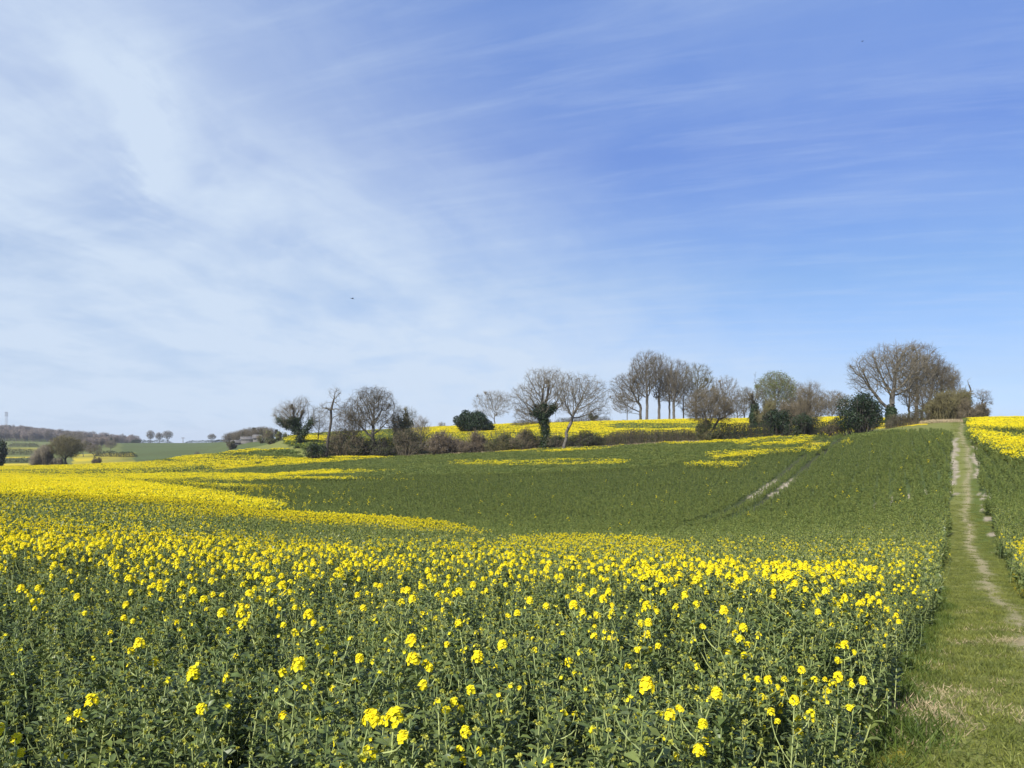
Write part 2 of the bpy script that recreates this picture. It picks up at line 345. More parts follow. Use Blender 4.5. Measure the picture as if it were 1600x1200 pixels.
# the field's blooming bands: each is a list of (bearing, upper row, lower row, strength) of the canopy, turned into ground places through the terrain
BANDS = [
    [(-200, 722, 733, .8), (0, 725, 735, .85), (200, 722, 733, .8), (330, 718, 727, .7), (480, 716, 722, .0)],
    [(-200, 732, 742, .25), (0, 735, 745, .3), (150, 736, 744, .45), (300, 737, 742, .2), (420, 738, 744, .0)],
    [(-200, 730, 768, .9), (0, 737, 775, .92), (150, 746, 785, .92), (300, 764, 791, .9), (400, 780, 797, .85), (465, 789, 799, 0)],
    [(-200, 705, 719, 0), (262, 708, 716, 0), (280, 708, 719, .9), (330, 710, 725, .75), (420, 713, 727, .4), (440, 714, 726, 0)],
    [(318, 725, 731, 0), (345, 719, 731, .85), (420, 714, 726, .9), (480, 713, 722, .8), (560, 711, 717, .8), (590, 711, 714, .5), (625, 709, 712, 0)],
    [(330, 703, 708, 0), (370, 701, 708, .8), (400, 698, 705, .95), (440, 698, 703, .9), (462, 699, 702, 0)],
    [(120, 738, 748, 0), (220, 738, 750, .6), (340, 737, 743, .5), (420, 738, 743, .8), (500, 732, 738, .75), (580, 731, 735, .3), (640, 729, 733, 0)],
    [(300, 741, 749, .0), (360, 741, 748, .5), (460, 743, 748, .42), (560, 746, 750, .3), (640, 748, 751, .15), (680, 748, 752, 0)],
    [(150, 748, 760, 0), (300, 752, 758, .3), (420, 757, 762, .25), (500, 760, 763, 0)],
    [(220, 796, 806, 0), (280, 796, 812, .5), (400, 799, 812, .6), (550, 806, 822, .6), (660, 815, 828, .5), (750, 824, 836, .25), (780, 830, 838, 0)],
    [(-200, 806, 858, .85), (0, 810, 880, .82), (150, 822, 892, .74), (300, 836, 905, .60), (450, 846, 920, .42), (600, 858, 935, .28), (700, 870, 940, .2), (760, 845, 955, .21), (900, 838, 965, .21), (1040, 848, 985, .21), (1150, 868, 1000, .21), (1300, 884, 1010, .22), (1450, 893, 1000, .26), (1500, 893, 1000, .24)],
    [(620, 846, 880, 0), (700, 842, 880, .22), (760, 836, 884, .29), (900, 834, 892, .29), (1040, 844, 908, .29), (1200, 872, 938, .28), (1300, 884, 955, .29), (1450, 890, 960, .33), (1500, 890, 960, .3)],
    [(760, 838, 850, 0), (800, 838, 850, .35), (960, 840, 852, .45), (1040, 846, 858, .4), (1080, 850, 860, 0)],
    [(1060, 985, 1100, 0), (1180, 985, 1100, .12), (1330, 965, 1080, .4), (1450, 940, 1010, .4), (1480, 930, 1000, .3)],
    [(1080, 862, 876, 0), (1200, 850, 882, .07), (1300, 835, 880, .10), (1420, 850, 885, .08), (1500, 850, 885, 0)],
    [(690, 713, 727, 0), (720, 715, 725, .25), (800, 715, 726, .3), (850, 714, 724, .34), (930, 715, 723, .36), (975, 715, 721, .5), (985, 714, 721, 0)],
    [(1062, 720, 730, 0), (1080, 720, 730, .5), (1140, 719, 730, .62), (1164, 717, 727, .55), (1172, 717, 725, 0)],
    [(1100, 704, 714, 0), (1118, 704, 715, .5), (1180, 700, 712, .6), (1225, 698, 706, .45), (1285, 693, 703, .35), (1295, 692, 700, 0)],
    [(1130, 683, 691, 0), (1165, 681, 694, .55), (1230, 678, 692, .66), (1285, 678, 688, .62), (1300, 678, 686, 0)],
    [(1240, 688, 698, 0), (1260, 688, 699, .6), (1290, 687, 698, .4), (1300, 687, 696, 0)],
    [(740, 699, 703, 0), (790, 697, 704, .7), (880, 694, 702, .8), (930, 692, 699, .5), (990, 690, 694, .0)],
    [(1010, 688, 692, 0), (1060, 686, 691, .5), (1130, 682, 688, .6), (1180, 680, 686, .4), (1300, 674, 679, .3), (1350, 671, 676, 0)],
    [(1315, 686, 694, 0), (1322, 685, 694, .4), (1333, 684, 692, .3), (1336, 684, 690, 0)],
    # the field right of the path
    [(1518, 640, 668, .95), (1560, 640, 669, .97), (1700, 640, 672, .95)],
    [(1520, 668, 682, .35), (1535, 672, 688, .5), (1560, 678, 702, .7), (1600, 682, 712, .75), (1700, 682, 718, .75)],
    [(1565, 700, 712, 0), (1578, 700, 714, .55), (1600, 700, 718, .5), (1700, 700, 718, .5)],
    [(1570, 848, 880, 0), (1582, 848, 884, .7), (1700, 840, 890, .75)],
]
def bloom(X, Y, Z, h=0.8):
    """share of plants in flower at a place"""
    Ys = np.maximum(Y, 0.5); px = CX + F * X / Ys; row = HR - F * (Z + h) / Ys
    wob = (fnoise(X, Y, 9, 11) - .5) * np.clip(14 * 40 / np.maximum(Ys, 14), 2.0, 22) * .8
    row = row + wob
    px = px + (fnoise(X, Y, 7, 61) - .5) * np.clip(30 * 60 / np.maximum(Ys, 20), 6, 40)
    near = np.clip((row - 940) / 260, 0, 1)
    D = np.where(row > 845, 0.10 - 0.065 * near, 0.0)
    D = np.where((row > 760) & (row <= 845), np.maximum(D, 0.05 * np.clip((620 - px) / 240, 0, 1)), D)
    D = np.where((row > 720) & (row <= 820), np.maximum(D, 0.16 * np.clip((380 - px) / 160, 0, 1)), D)
    D = np.maximum(D, 0.0015 + 0.004 * (vnoise(X, Y, 12, 31) > .7))
    for b in BANDS:
        a = np.array(b, float); ok = (px >= a[0, 0]) & (px <= a[-1, 0])
        up = np.interp(px, a[:, 0], a[:, 1]); lo = np.interp(px, a[:, 0], a[:, 2]); s = np.interp(px, a[:, 0], a[:, 3])
        half = (lo - up) / 2 * np.clip(s * 2.5, .25, 1); soft = np.maximum(half * .45, 1.2)
        k = np.clip((half - np.abs(row - (up + lo) / 2)) / soft + .5, 0, 1)
        D = np.maximum(D, np.where(ok, s * k, 0))
    pat = fnoise(X, Y, 3.2, 5); fary = np.clip((Y - 70) / 40, 0, 1) * np.clip((X / Ys + .30) / .12, 0, 1)
    thin = fnoise(X * .35 - Y * .1, Y, 2.6, 45)                      # beyond the dip the bloom comes in thin streaks
    D = D * (np.clip(0.35 + 1.3 * pat, 0, 1.4) * (1 - fary) + fary * np.clip(3.6 * (thin - .33), .05, 1.15))
    return np.clip(D, 0, 1)

def grid_axis():
    a = np.concatenate([-np.geomspace(25, 0.15, 40), [0], np.geomspace(0.15, 5000, 560)])
    return a
ys = grid_axis(); vs = np.sinh(np.linspace(-1, 1, 521) * 2.0) / np.sinh(2.0) * 1.7
YY = np.repeat(ys[:, None], len(vs), 1); XX = vs[None, :] * np.maximum(ys, 20)[:, None] + np.clip(ys, 0, 60)[:, None] * 0.25
ZZ = ground(XX, YY)
g = Geo(); ny, nx = XX.shape
idx = np.arange(ny * nx).reshape(ny, nx)
g.add(np.stack([XX, YY, ZZ], -1).reshape(-1, 3), quads=np.stack([idx[:-1, :-1], idx[:-1, 1:], idx[1:, 1:], idx[1:, :-1]], -1).reshape(-1, 4))
gme = g.mesh('ground', [], smooth=True)

def field_masks(X, Y, Z):
    Ys = np.maximum(Y, 0.5); px = CX + F * X / Ys
    L = path_left(Y); R = path_right(Y)
    left_crop = (X < L) & (Y < hedge_y(px)) & (Y > -25)
    right_crop = (X > R) & (Y < 190) & (Y > -25)
    on_path = (X >= L) & (X <= R) & (Y < 150)
    tl, par_l = seg_dist(X, Y, TRACK_L); tr, par_r = seg_dist(X, Y, TRACK_R)
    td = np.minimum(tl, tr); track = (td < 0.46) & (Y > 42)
    # bare chalky strips where the drill missed, beside the upper part of the path
    nz = fnoise(X, Y, 1.6, 21); nz2 = fnoise(X, Y, 2.2, 22)
    bareL = (X < L + .50) & (X > L - 0.12 + .25 * nz) & (Y > 47) & (Y < 84) & (vnoise(X * 0 + 3, Y, 7, 4) > .0)
    bareL = bareL & ~((Y < 54) & (nz2 < .5))
    bareR = (X > R - .15) & (X < R + 0.25 + 0.30 * np.exp(-((Y - 46) / 9.0) ** 2)) & (Y > 34) & (Y < 82) & (nz2 + .5 * (fnoise(X, Y, .5, 23) - .5) > .53)
    combs = (X < L - 1.2) & (X > L - 5.5) & (Y > 49) & (Y < 74) & (np.abs(((X - L) + .02 * Y) % 1.15 - .5) < .10) & (vnoise(X, Y, 4.2, 8) > .66)
    return dict(px=px, left=left_crop, right=right_crop, path=on_path, track=track, td=td, bare=bareL | bareR | combs, L=L, R=R)

fm = field_masks(XX, YY, ZZ)
back = (YY > hedge_y(fm['px']) + 17) & (YY < 330) & (fm['px'] > 452) & (fm['px'] < 1450)
Dm = bloom(XX, YY, ZZ)
Dg = np.where(fm['left'] | fm['right'], Dm, 0)
Dg = np.where(back, np.where(fm['px'] < 645, 0.0, 0.8), Dg)
crop = np.where(fm['left'] | fm['right'] | back, 1.0, 0.0)
# far fields beyond the valley: strips of crop and pasture
far = (YY > 275) & (fm['px'] < 480)
rowg = HR - F * ZZ / np.maximum(YY, 1)
farY = far & (((fm['px'] > -300) & (fm['px'] < 62) & (YY > 600) & (YY < 720)) | ((fm['px'] > 112) & (fm['px'] < 212) & (YY > 340) & (YY < 520)) | ((fm['px'] < 60) & (YY > 360) & (YY < 400)) | ((fm['px'] < 62) & (YY > 470) & (YY < 500)))
Dg = np.where(farY, np.clip(.15 + .7 * fnoise(XX * .6, YY, 40, 91), 0, .7), Dg)
crop = np.where(far, np.where((fm['px'] > 190), 0.9, 0.45), crop)
longg = np.where(fm['path'], np.clip((XX - fm['L'] - 1.15) / .12, 0, 1) * np.clip((YY - 18) / 14, 0, 1), 0)
for nm, arr in (('bloom', Dg), ('long', longg), ('track_shade', np.where(fm['track'], 1.0, 0.0)), ('crop', crop), ('bare', np.where(fm['bare'], 1.0, np.where(fm['track'] & (fnoise(XX, YY, 3, 77) > .47) & (YY > 74) & (YY < 87), 1.0, 0.0))), ('worn', np.where(fm['path'], np.exp(-((XX - fm['L'] - 1.15 - .25 * np.sin(YY * .12)) / .22) ** 2) * np.clip(.55 + .9 * fnoise(XX, YY * .25, 2.5, 9), 0, 1), 0))):
    at = gme.attributes.new(nm, 'FLOAT', 'POINT'); at.data.foreach_set('value', arr.astype(np.float32).ravel())
m = bpy.data.materials.new('field_ground'); m.use_nodes = True; t = NT(m.node_tree)
def attr(n):
    a = t.n('ShaderNodeAttribute'); a.attribute_name = n; return a.outputs['Fac']
tcg = t.n('ShaderNodeTexCoord'); pos = tcg.outputs['Object']
n_f = t.noise(pos, 2.2, 5, .65); n_m = t.noise(pos, .35, 4, .6); n_l = t.noise(pos, .02, 4, .6); n_x = t.noise(pos, 14, 3, .6)
grassc = t.mix(n_m, (0.140, 0.160, 0.034, 1), (0.195, 0.20, 0.058, 1))
grassc = t.mix(t.math('MULTIPLY', t.ramp(n_f, .54, .74), .5), grassc, (0.24, 0.21, 0.10, 1))
cropc = t.mix(t.ramp(n_f, .3, .7), (0.050, 0.064, 0.018, 1), (0.085, 0.110, 0.030, 1))
cropc = t.mix(t.ramp(n_l, .35, .65), cropc, (0.075, 0.105, 0.032, 1))
grassc = t.mix(attr('long'), grassc, t.mix(n_m, (0.085, 0.115, 0.022, 1), (0.115, 0.145, 0.03, 1)))
c = t.mix(attr('crop'), grassc, cropc)
c = t.mix(t.math('MULTIPLY', t.ramp(t.math('ADD', attr('bloom'), t.math('MULTIPLY_ADD', n_f, .5, -.25)), .25, .8), 0.85), c, (0.62, 0.47, 0.012, 1))
c = t.mix(t.math('MULTIPLY', attr('worn'), t.ramp(n_x, .3, .55)), c, (0.34, 0.285, 0.17, 1))
chalk = t.mix(t.ramp(n_f, .35, .65), (0.25, 0.215, 0.145, 1), (0.39, 0.34, 0.245, 1))
c = t.mix(t.math('MULTIPLY', attr('track_shade'), .9), c, (0.045, 0.047, 0.024, 1))  # shade between the crop walls, painted dark into the wheel tracks
c = t.mix(attr('bare'), c, chalk)
p = t.n('ShaderNodeBsdfPrincipled'); t.link(c, p.inputs['Base Color']); p.inputs['Roughness'].default_value = .9
p.inputs['Specular IOR Level'].default_value = .15
bmp = t.n('ShaderNodeBump'); bmp.inputs['Strength'].default_value = .6; bmp.inputs['Distance'].default_value = .08
t.link(n_x, bmp.inputs['Height']); t.link(bmp.outputs[0], p.inputs['Normal'])
o_ = t.n('ShaderNodeOutputMaterial'); t.link(p.outputs[0], o_.inputs[0])
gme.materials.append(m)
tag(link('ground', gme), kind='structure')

# ------------------------------------------------------------------ scattering (only for what nobody could count)
def source_collection(name, meshes):
    c = bpy.data.collections.new(name)
    for i, me in enumerate(meshes):
        o = bpy.data.objects.new('%s_%03d' % (name, i), me); c.objects.link(o)
    return c

def scatter(name, label, cat, pts, rot, scl, idx, coll):
    me = bpy.data.meshes.new(name); n = len(pts)
    me.vertices.add(n); me.vertices.foreach_set('co', np.asarray(pts, np.float32).ravel())
    for nm, typ, key, arr in (('spin', 'FLOAT_VECTOR', 'vector', rot), ('size', 'FLOAT_VECTOR', 'vector', scl), ('pick', 'INT', 'value', idx)):
        a = me.attributes.new(nm, typ, 'POINT'); a.data.foreach_set(key, np.asarray(arr, np.int32 if typ == 'INT' else np.float32).ravel())
    me.update()
    o = link(name, me); tag(o, label, cat, None, 'stuff')
    ng = bpy.data.node_groups.new(name, 'GeometryNodeTree')
    ng.interface.new_socket('Geometry', in_out='INPUT', socket_type='NodeSocketGeometry')
    ng.interface.new_socket('Geometry', in_out='OUTPUT', socket_type='NodeSocketGeometry')
    N = ng.nodes.new; L = ng.links.new
    gi = N('NodeGroupInput'); go = N('NodeGroupOutput'); iop = N('GeometryNodeInstanceOnPoints'); ci = N('GeometryNodeCollectionInfo')
    ci.inputs['Collection'].default_value = coll; ci.inputs['Separate Children'].default_value = True; ci.inputs['Reset Children'].default_value = True
    L(gi.outputs[0], iop.inputs['Points']); L(ci.outputs[0], iop.inputs['Instance']); iop.inputs['Pick Instance'].default_value = True
    for nm, dt, sock in (('spin', 'FLOAT_VECTOR', 'Rotation'), ('size', 'FLOAT_VECTOR', 'Scale'), ('pick', 'INT', 'Instance Index')):
        na = N('GeometryNodeInputNamedAttribute'); na.data_type = dt; na.inputs['Name'].default_value = nm
        out = [s for s in na.outputs if s.enabled and s.name == 'Attribute'][0]
        if sock == 'Rotation':
            er = N('FunctionNodeEulerToRotation'); L(out, er.inputs[0]); out = er.outputs[0]
        L(out, iop.inputs[sock])
    L(iop.outputs[0], go.inputs[0])
    md = o.modifiers.new('scatter', 'NODES'); md.node_group = ng
    return o

# ------------------------------------------------------------------ rape plants
def curve_tube(g, p0, p1, bend, r0, r1, segs, sides, mat):
    s = np.linspace(0, 1, segs + 1)[:, None]
    P = p0 * (1 - s) + p1 * s + bend * (4 * s * (1 - s))
    R = r0 + (r1 - r0) * s[:, 0]
    tubes(g, P[:-1], P[1:], R[:-1], R[1:], sides, mat)
    return P

def big_leaf(g, r, base, out, ln, wd, mat):
    """a folded, drooping leaf: rib of four points and two margins"""
    out = out / np.linalg.norm(out); side = np.cross(out, [0, 0, 1.0]); side /= max(np.linalg.norm(side), 1e-6)
    up = np.cross(side, out); droop = r.uniform(.15, .55); tw = r.normal(0, .35)
    side = side * math.cos(tw) + up * math.sin(tw)
    rib = [base + out * ln * s + np.array([0, 0, -droop * ln * s * s]) for s in (0, .3, .68, 1)]
    fold = up * .18 * wd
    v = [rib[0], rib[1], rib[1] + side * wd * .42 + fold, rib[1] - side * wd * .42 + fold, rib[2], rib[2] + side * wd * .5 + fold, rib[2] - side * wd * .5 + fold, rib[3]]
    g.add(v, tris=[(0, 1, 2), (0, 3, 1), (4, 7, 5), (4, 6, 7)], quads=[(1, 4, 5, 2), (1, 3, 6, 4)], mat=mat)

def flower_dome(gp, gb, r, c, axis, rad, n, matp=0, matb=0, full=True):
    """a raceme: four-petalled flowers round a knot of buds"""
    a, b = frames(axis[None]); a, b, ax = a[0], b[0], axis / np.linalg.norm(axis)
    for k in range(n):
        f = (k + .5) / n; ang = k * 2.39996 + r.normal(0, .25)
        tilt = 0.35 + 1.15 * f
        d = (a * math.cos(ang) + b * math.sin(ang)) * math.sin(tilt) + ax * math.cos(tilt)
        ctr = c + d * rad * r.uniform(.75, 1.05) - ax * rad * (.25 + .72 * f * r.uniform(.7, 1.2))
        fa, fb = frames(d[None]); fa, fb = fa[0], fb[0]; ps = r.uniform(.0095, .0122); rot = r.uniform(0, 1.6)
        dirs = np.array([math.cos(rot + q * math.pi / 2) * fa + math.sin(rot + q * math.pi / 2) * fb + d * .28 for q in range(4)])
        leafs(gp, np.repeat(ctr[None], 4, 0) - d * .002, dirs, np.repeat(d[None], 4, 0), ps, ps * 1.02, matp)
    nb = 9 if full else 12
    bd = rdir(r, nb, .9)
    bl = c + ax * rad * .12 + bd * rad * (.34 if full else .5)
    leafs(gb, bl - bd * .006, bd, rdir(r, nb), .013, .008, matb); leafs(gb, bl - bd * .006, bd, rdir(r, nb), .013, .008, matb)

def rape_parts(seed, h, heads, kind):
    """returns the plant's three meshes: stem, leaves, flowers (kind: 'bloom', 'few', 'bud')"""
    r = np.random.default_rng(seed)
    gs, gl, gf = Geo(), Geo(), Geo()
    top = np.array([r.normal(0, .085), r.normal(0, .085), h])
    P = curve_tube(gs, np.zeros(3) - [0, 0, .05], top, np.array([r.normal(0, .045), r.normal(0, .045), 0]), .0052, .0027, 7, 5, 0)
    def at(s):
        k = s * (len(P) - 1); i = min(int(k), len(P) - 2); return P[i] + (P[i + 1] - P[i]) * (k - i)
    ang = r.uniform(0, 6.28)
    nl = int(r.integers(38, 48))
    for k in range(nl):
        s = .12 + .84 * (k / (nl - 1)) ** .8
        ang += 2.4 + r.normal(0, .3)
        big = 1 - s
        ln = r.uniform(.04, .07) + .095 * big * r.uniform(.5, 1.2)
        up = r.uniform(.4, 1.6)
        big_leaf(gl, r, at(s), np.array([math.cos(ang), math.sin(ang), up]), ln, ln * r.uniform(.26, .42), 0)
    ends = [(top, np.array([0, 0, 1.0]), 1.0)]
    nbr = int(r.integers(4, 7))
    for k in range(nbr):
        s = r.uniform(.48, .9); a2 = r.uniform(0, 6.28); b0 = at(s)
        ln = h * r.uniform(.15, .32) * (1.25 - .5 * s)
        e = b0 + np.array([math.cos(a2) * ln * .42, math.sin(a2) * ln * .42, ln]); e[2] = min(e[2], h * r.uniform(.84, .98))
        curve_tube(gs, b0, e, np.array([math.cos(a2), math.sin(a2), -.3]) * ln * .10, .0034, .0020, 4, 4, 0)
        for q in range(4):
            a3 = r.uniform(0, 6.28); s3 = r.uniform(.15, .9)
            big_leaf(gl, r, b0 + (e - b0) * s3, np.array([math.cos(a3), math.sin(a3), r.uniform(.3, 1.1)]), r.uniform(.04, .075), r.uniform(.014, .026), 0)
        ends.append((e, unit(e - b0), r.uniform(.55, .85)))
    parts = [('stem', gs.mesh('stem', [M['rstem']], True)), ('leaves', gl.mesh('leaves', [M['rleaf']]))]
    for i, (e, ax, sc) in enumerate(ends):
        ax = unit(ax + np.array([0, 0, .8])); rad = .0245 * sc * r.uniform(.85, 1.2)
        if kind == 'bloom':
            n = int((30 if i == 0 else 14) * sc + 4) if i <= heads else int(r.integers(0, 3))
        elif kind == 'few':
            n = int(r.integers(3, 8)) if i < heads else 0
        else:
            n = 0
        gf = Geo(); flower_dome(gf, gf, r, e, ax, rad * (1.0 if n > 8 else .62), n, 0, 1, n > 8)
        nm = 'flower_head' if n else 'bud_cluster'
        parts.append((nm, gf.mesh(nm, [M['petal'], M['bud']])))
    return parts

def joined(parts):
    """one source mesh out of the plant's parts, for the uncountable rest of the field"""
    g = Geo(); mats = []
    for _, me in parts:
        co = np.zeros(len(me.vertices) * 3, np.float32); me.vertices.foreach_get('co', co)
        base = len(mats); mats += list(me.materials)
        by = {}
        for p in me.polygons: by.setdefault((p.material_index, len(p.vertices)), []).append(list(p.vertices))
        off = g.n; g.v.append(co.reshape(-1, 3).astype(float)); g.n += len(co) // 3
        for (mi, nv), f in by.items():
            f = np.array(f) + off
            if nv == 3: g.t.append(f); g.tm.append(np.full(len(f), base + mi))
            else: g.q.append(f); g.qm.append(np.full(len(f), base + mi))
    return g.mesh('rape_plant', mats)

KINDS = []     # (kind, parts)
for i in range(6): KINDS.append(('bloom', rape_parts(100 + i, .92, (1, 0, 2, 1, 3, 4)[i], 'bloom')))
for i in range(4): KINDS.append(('few', rape_parts(200 + i, .86, 2 + i % 3, 'few')))
for i in range(6): KINDS.append(('bud', rape_parts(300 + i, .80, 0, 'bud')))
NEAR = [joined(p) for k, p in KINDS]          # 0-5 bloom, 6-9 few, 10-15 bud

def mid_plant(seed, h, n_head, far=False, far_mat='rfar'):
    r = np.random.default_rng(seed); g = Geo(); top = np.array([r.normal(0, .04), r.normal(0, .04), h])
    tubes(g, np.array([[0, 0, 0.]]), top[None], .006, .004, 3, 0)
    n = 40 if far else 30; s = r.uniform(.25, 1.0, n)[:, None]
    d = rdir(r, n, .55); ln = (.07 + .10 * (1 - s[:, 0])) * r.uniform(.8, 1.3, n)
    leafs(g, top[None] * s, d, rdir(r, n), ln, ln * .42, 1)
    ends = [top]
    for k in range(4):
        a = r.uniform(0, 6.28); e = top * .62 + np.array([math.cos(a) * .1, math.sin(a) * .1, h * r.uniform(.18, .34)])
        tubes(g, (top * .62)[None], e[None], .004, .003, 3, 0); ends.append(e)
    for i, e in enumerate(ends):
        if i < n_head:
            k = 22 if i == 0 else 13; d = rdir(r, k, .35)
            leafs(g, e[None] + d * (.016 if far else .013), d, rdir(r, k), .032 if far else .0255, .032 if far else .0245, 2)
        else:
            if far: continue
            k = 5; d = rdir(r, k, .8); leafs(g, e[None] + d * .004, d, rdir(r, k), .022, .013, 3)
    return g.mesh('rape_plant_mid', [M[far_mat if far else 'rstem'], M[far_mat if far else 'rleaf'], M['petal'], M['bud']])
MID = [mid_plant(400 + i, .92, 1 + i % 3) for i in range(6)] + [mid_plant(450 + i, .82, 0) for i in range(6)]   # 0-5 bloom, 6-11 green
SLOPE = [mid_plant(470 + i, .98, 4, True) for i in range(3)] + [mid_plant(480 + i, .80, 0, True, 'rfar' if i < 2 else 'rfar_pale') for i in range(4)]   # 0-2 bloom, 3-6 green

def far_patch(seed, size, n, frac, coarse=1.0):
    """a tuft of crop about `size` metres wide, with a share of its tops in flower"""
    r = np.random.default_rng(seed); g = Geo()
    P = np.stack([r.uniform(-.5, .5, n) * size, r.uniform(-.5, .5, n) * size, np.zeros(n)], 1)
    H = r.normal(.76, .045, n)
    k = 7
    b = np.repeat(P, k, 0); hb = np.repeat(H, k); s = r.uniform(.35, .98, n * k)
    b[:, 2] = hb * s; b[:, :2] += r.normal(0, .05 * coarse, (n * k, 2))
    d = rdir(r, n * k, .7); leafs(g, b, d, rdir(r, n * k), .15 * coarse, .075 * coarse, 0)
    k = 1
    fl = r.random(n) < frac; Q = P[fl].copy(); hq = H[fl] + r.uniform(.02, .14, fl.sum())
    for q in range(3):
        e = Q.copy(); e[:, 2] = hq - r.uniform(0, .12, len(Q)); e[:, :2] += r.normal(0, .07, (len(Q), 2))
        for j in range(4):
            d = rdir(r, len(Q), .3); leafs(g, e + d * .01, d, rdir(r, len(Q)), .062 * coarse, .062 * coarse, 1)
    return g.mesh('rape_tuft', [M['rfar'], M['petal']])
LEVEL = [0, .06, .18, .36, .62, .92]
FAR = [far_patch(500 + i * 3 + j, 1.1, 44, f) for i, f in enumerate(LEVEL) for j in range(3)]
BIG = [far_patch(600 + i * 2 + j, 2.6, 70, f, 1.7) for i, f in enumerate(LEVEL) for j in range(2)]
ALL = NEAR + MID + FAR + BIG + SLOPE
O_MID, O_FAR, O_BIG = len(NEAR), len(NEAR) + len(MID), len(NEAR) + len(MID) + len(FAR); O_SLOPE = O_BIG + len(BIG)

RNG = np.random.default_rng(7)
def jitter_grid(y0, y1, step, ulim=0.80, extra=1.5):
    ya = np.arange(y0, y1, step); out = []
    for y in ya:
        lim = ulim * max(y, 0) + extra; xa = np.arange(-lim, lim, step)
        out.append(np.stack([xa, np.full(len(xa), y)], 1))
    p = np.concatenate(out); p += RNG.uniform(-.5, .5, p.shape) * step
    return p[:, 0], p[:, 1]
def fiddly(X, Y, k): return (k['td'] < 2.4) | ((Y < 96) & (np.abs(X - (k['L'] + k['R']) / 2) < 4.4)) | ((X < k['L']) & (X > k['L'] - 7) & (Y < 78))
def sow(y0, y1, step, extra=1.5, part=None):
    X, Y = jitter_grid(y0, y1, step, extra=extra); Z = ground(X, Y); k = field_masks(X, Y, Z)
    edge = RNG.uniform(-.03, .26, len(X)) + .3 * (fnoise(X, Y, 1.3, 66) - .5)
    ok = ((k['left'] & (X < k['L'] - edge)) | (k['right'] & (X > k['R'] + edge))) & ~k['track'] & ~k['bare']
    if part is not None: ok &= fiddly(X, Y, k) == part
    X, Y, Z = X[ok], Y[ok], Z[ok]
    return X, Y, Z, bloom(X, Y, Z)

pts, rot, scl, pick = [], [], [], []
def emit(X, Y, Z, idx, smin, smax, tilt=.06):
    n = len(X); pts.append(np.stack([X, Y, Z], 1))
    rot.append(np.stack([RNG.normal(0, tilt, n), RNG.normal(0, tilt, n), RNG.uniform(0, 6.28, n)], 1))
    s = RNG.uniform(smin, smax, n); scl.append(np.stack([s, s, s], 1)); pick.append(idx)

# near field: the 300 plants that show largest are plants of their own, the rest is crop
X, Y, Z, D = sow(0.5, 13.0, .155)
kd = RNG.random(len(X)) / np.interp(D, [.15, .4], [1.0, .78]); lone = np.where(kd < D, 0, np.where(kd < D + .09, 1, 2))
hs = np.where(lone == 0, RNG.uniform(.92, 1.12, len(X)), np.where(lone == 1, RNG.uniform(.86, 1.04, len(X)), RNG.uniform(.84, 1.06, len(X))))
hs = hs * np.interp(np.where(X < path_left(Y) + .5, path_left(Y) - X, X - path_right(Y)), [0, .7], [.66, 1.0])
inview = (np.abs(X / np.maximum(Y, .1)) < .70) & (F * (-(Z + .85)) / np.maximum(Y, .1) < 540)
order = np.argsort(np.where(inview, Y, 1e6))
chosen = order[:283]
HERO = [  # (bearing, row of the head, distance, kind, part index, height, label)
    (1108, 1160, 2.75, 4, 1.0, 'tall rape plant with a rounded yellow head, low in the photo right of centre'),
    (1032, 1118, 3.0, 2, 1.0, 'rape plant with one yellow head above a smaller one, right of centre near crop'),
    (743, 1148, 2.8, 5, 1.0, 'rape plant with stacked yellow heads low in the middle of the near crop'),
    (672, 1098, 3.3, 3, 1.0, 'rape plant with two yellow heads one above the other left of the middle'),
    (372, 1062, 3.7, 0, 1.0, 'lone rape plant with one yellow head among green budding plants at the left'),
    (40, 1122, 3.0, 0, .95, 'rape plant with one flat yellow head at the far left, dark gap beside it'),
    (596, 1142, 2.9, 1, .95, 'rape plant with narrow yellow head on a bare pale stem, centre left of near crop'),
    (1226, 1042, 3.9, 5, 1.15, 'tallest rape plant crowned with the biggest mass of yellow heads near the path'),
    (1213, 1062, 3.75, 4, 1.1, 'rape plant with crowded yellow heads just under the biggest yellow mass near the path'),
    (794, 1052, 3.75, 2, 1.0, 'rape plant with one round yellow head right of two smaller ones, mid near crop'),
]
nh = 0
def plant_thing(parts, loc, rz, s, label, group=None, tilt=(0, 0)):
    o = tag(link('rape_plant', None, loc=loc), label, 'plant', group)
    o.rotation_euler = (tilt[0], tilt[1], rz); o.scale = (s, s, s)
    for nm, me in parts: link(nm, me, o)
    return o
protos = {}
def plant_copy(ki, loc, rz, s, label, group, tilt):
    if ki not in protos:
        protos[ki] = plant_thing(KINDS[ki][1], loc, rz, s, label, group, tilt); return protos[ki]
    src = protos[ki]; o = src.copy(); COL.objects.link(o)
    for ch in src.children:
        c_ = ch.copy(); c_.parent = o; COL.objects.link(c_)
    o.location = loc; o.rotation_euler = (tilt[0], tilt[1], rz); o.scale = (s, s, s); o['label'] = label
    if group: o['group'] = group
    elif 'group' in o: del o['group']
    return o
LAB = {'bloom': 'rape plant in open yellow flower in the nearest rows of the crop',
       'few': 'rape plant with a few small yellow flowers among buds, nearest rows of the crop',
       'bud': 'green rape plant still in bud, without open flowers, nearest rows of the crop'}
GRP = {'bloom': 'flowering rape plants in the nearest rows', 'few': 'half opened rape plants in the nearest rows', 'bud': 'budding rape plants in the nearest rows'}
for i in chosen:
    ki = int((RNG.integers(0, 6), 6 + RNG.integers(0, 4), 10 + RNG.integers(0, 6))[lone[i]]); kn = KINDS[ki][0]
    plant_copy(ki, (float(X[i]), float(Y[i]), float(Z[i])), float(RNG.uniform(0, 6.28)), float(hs[i]), LAB[kn], GRP[kn], tuple(RNG.normal(0, .05, 2)))
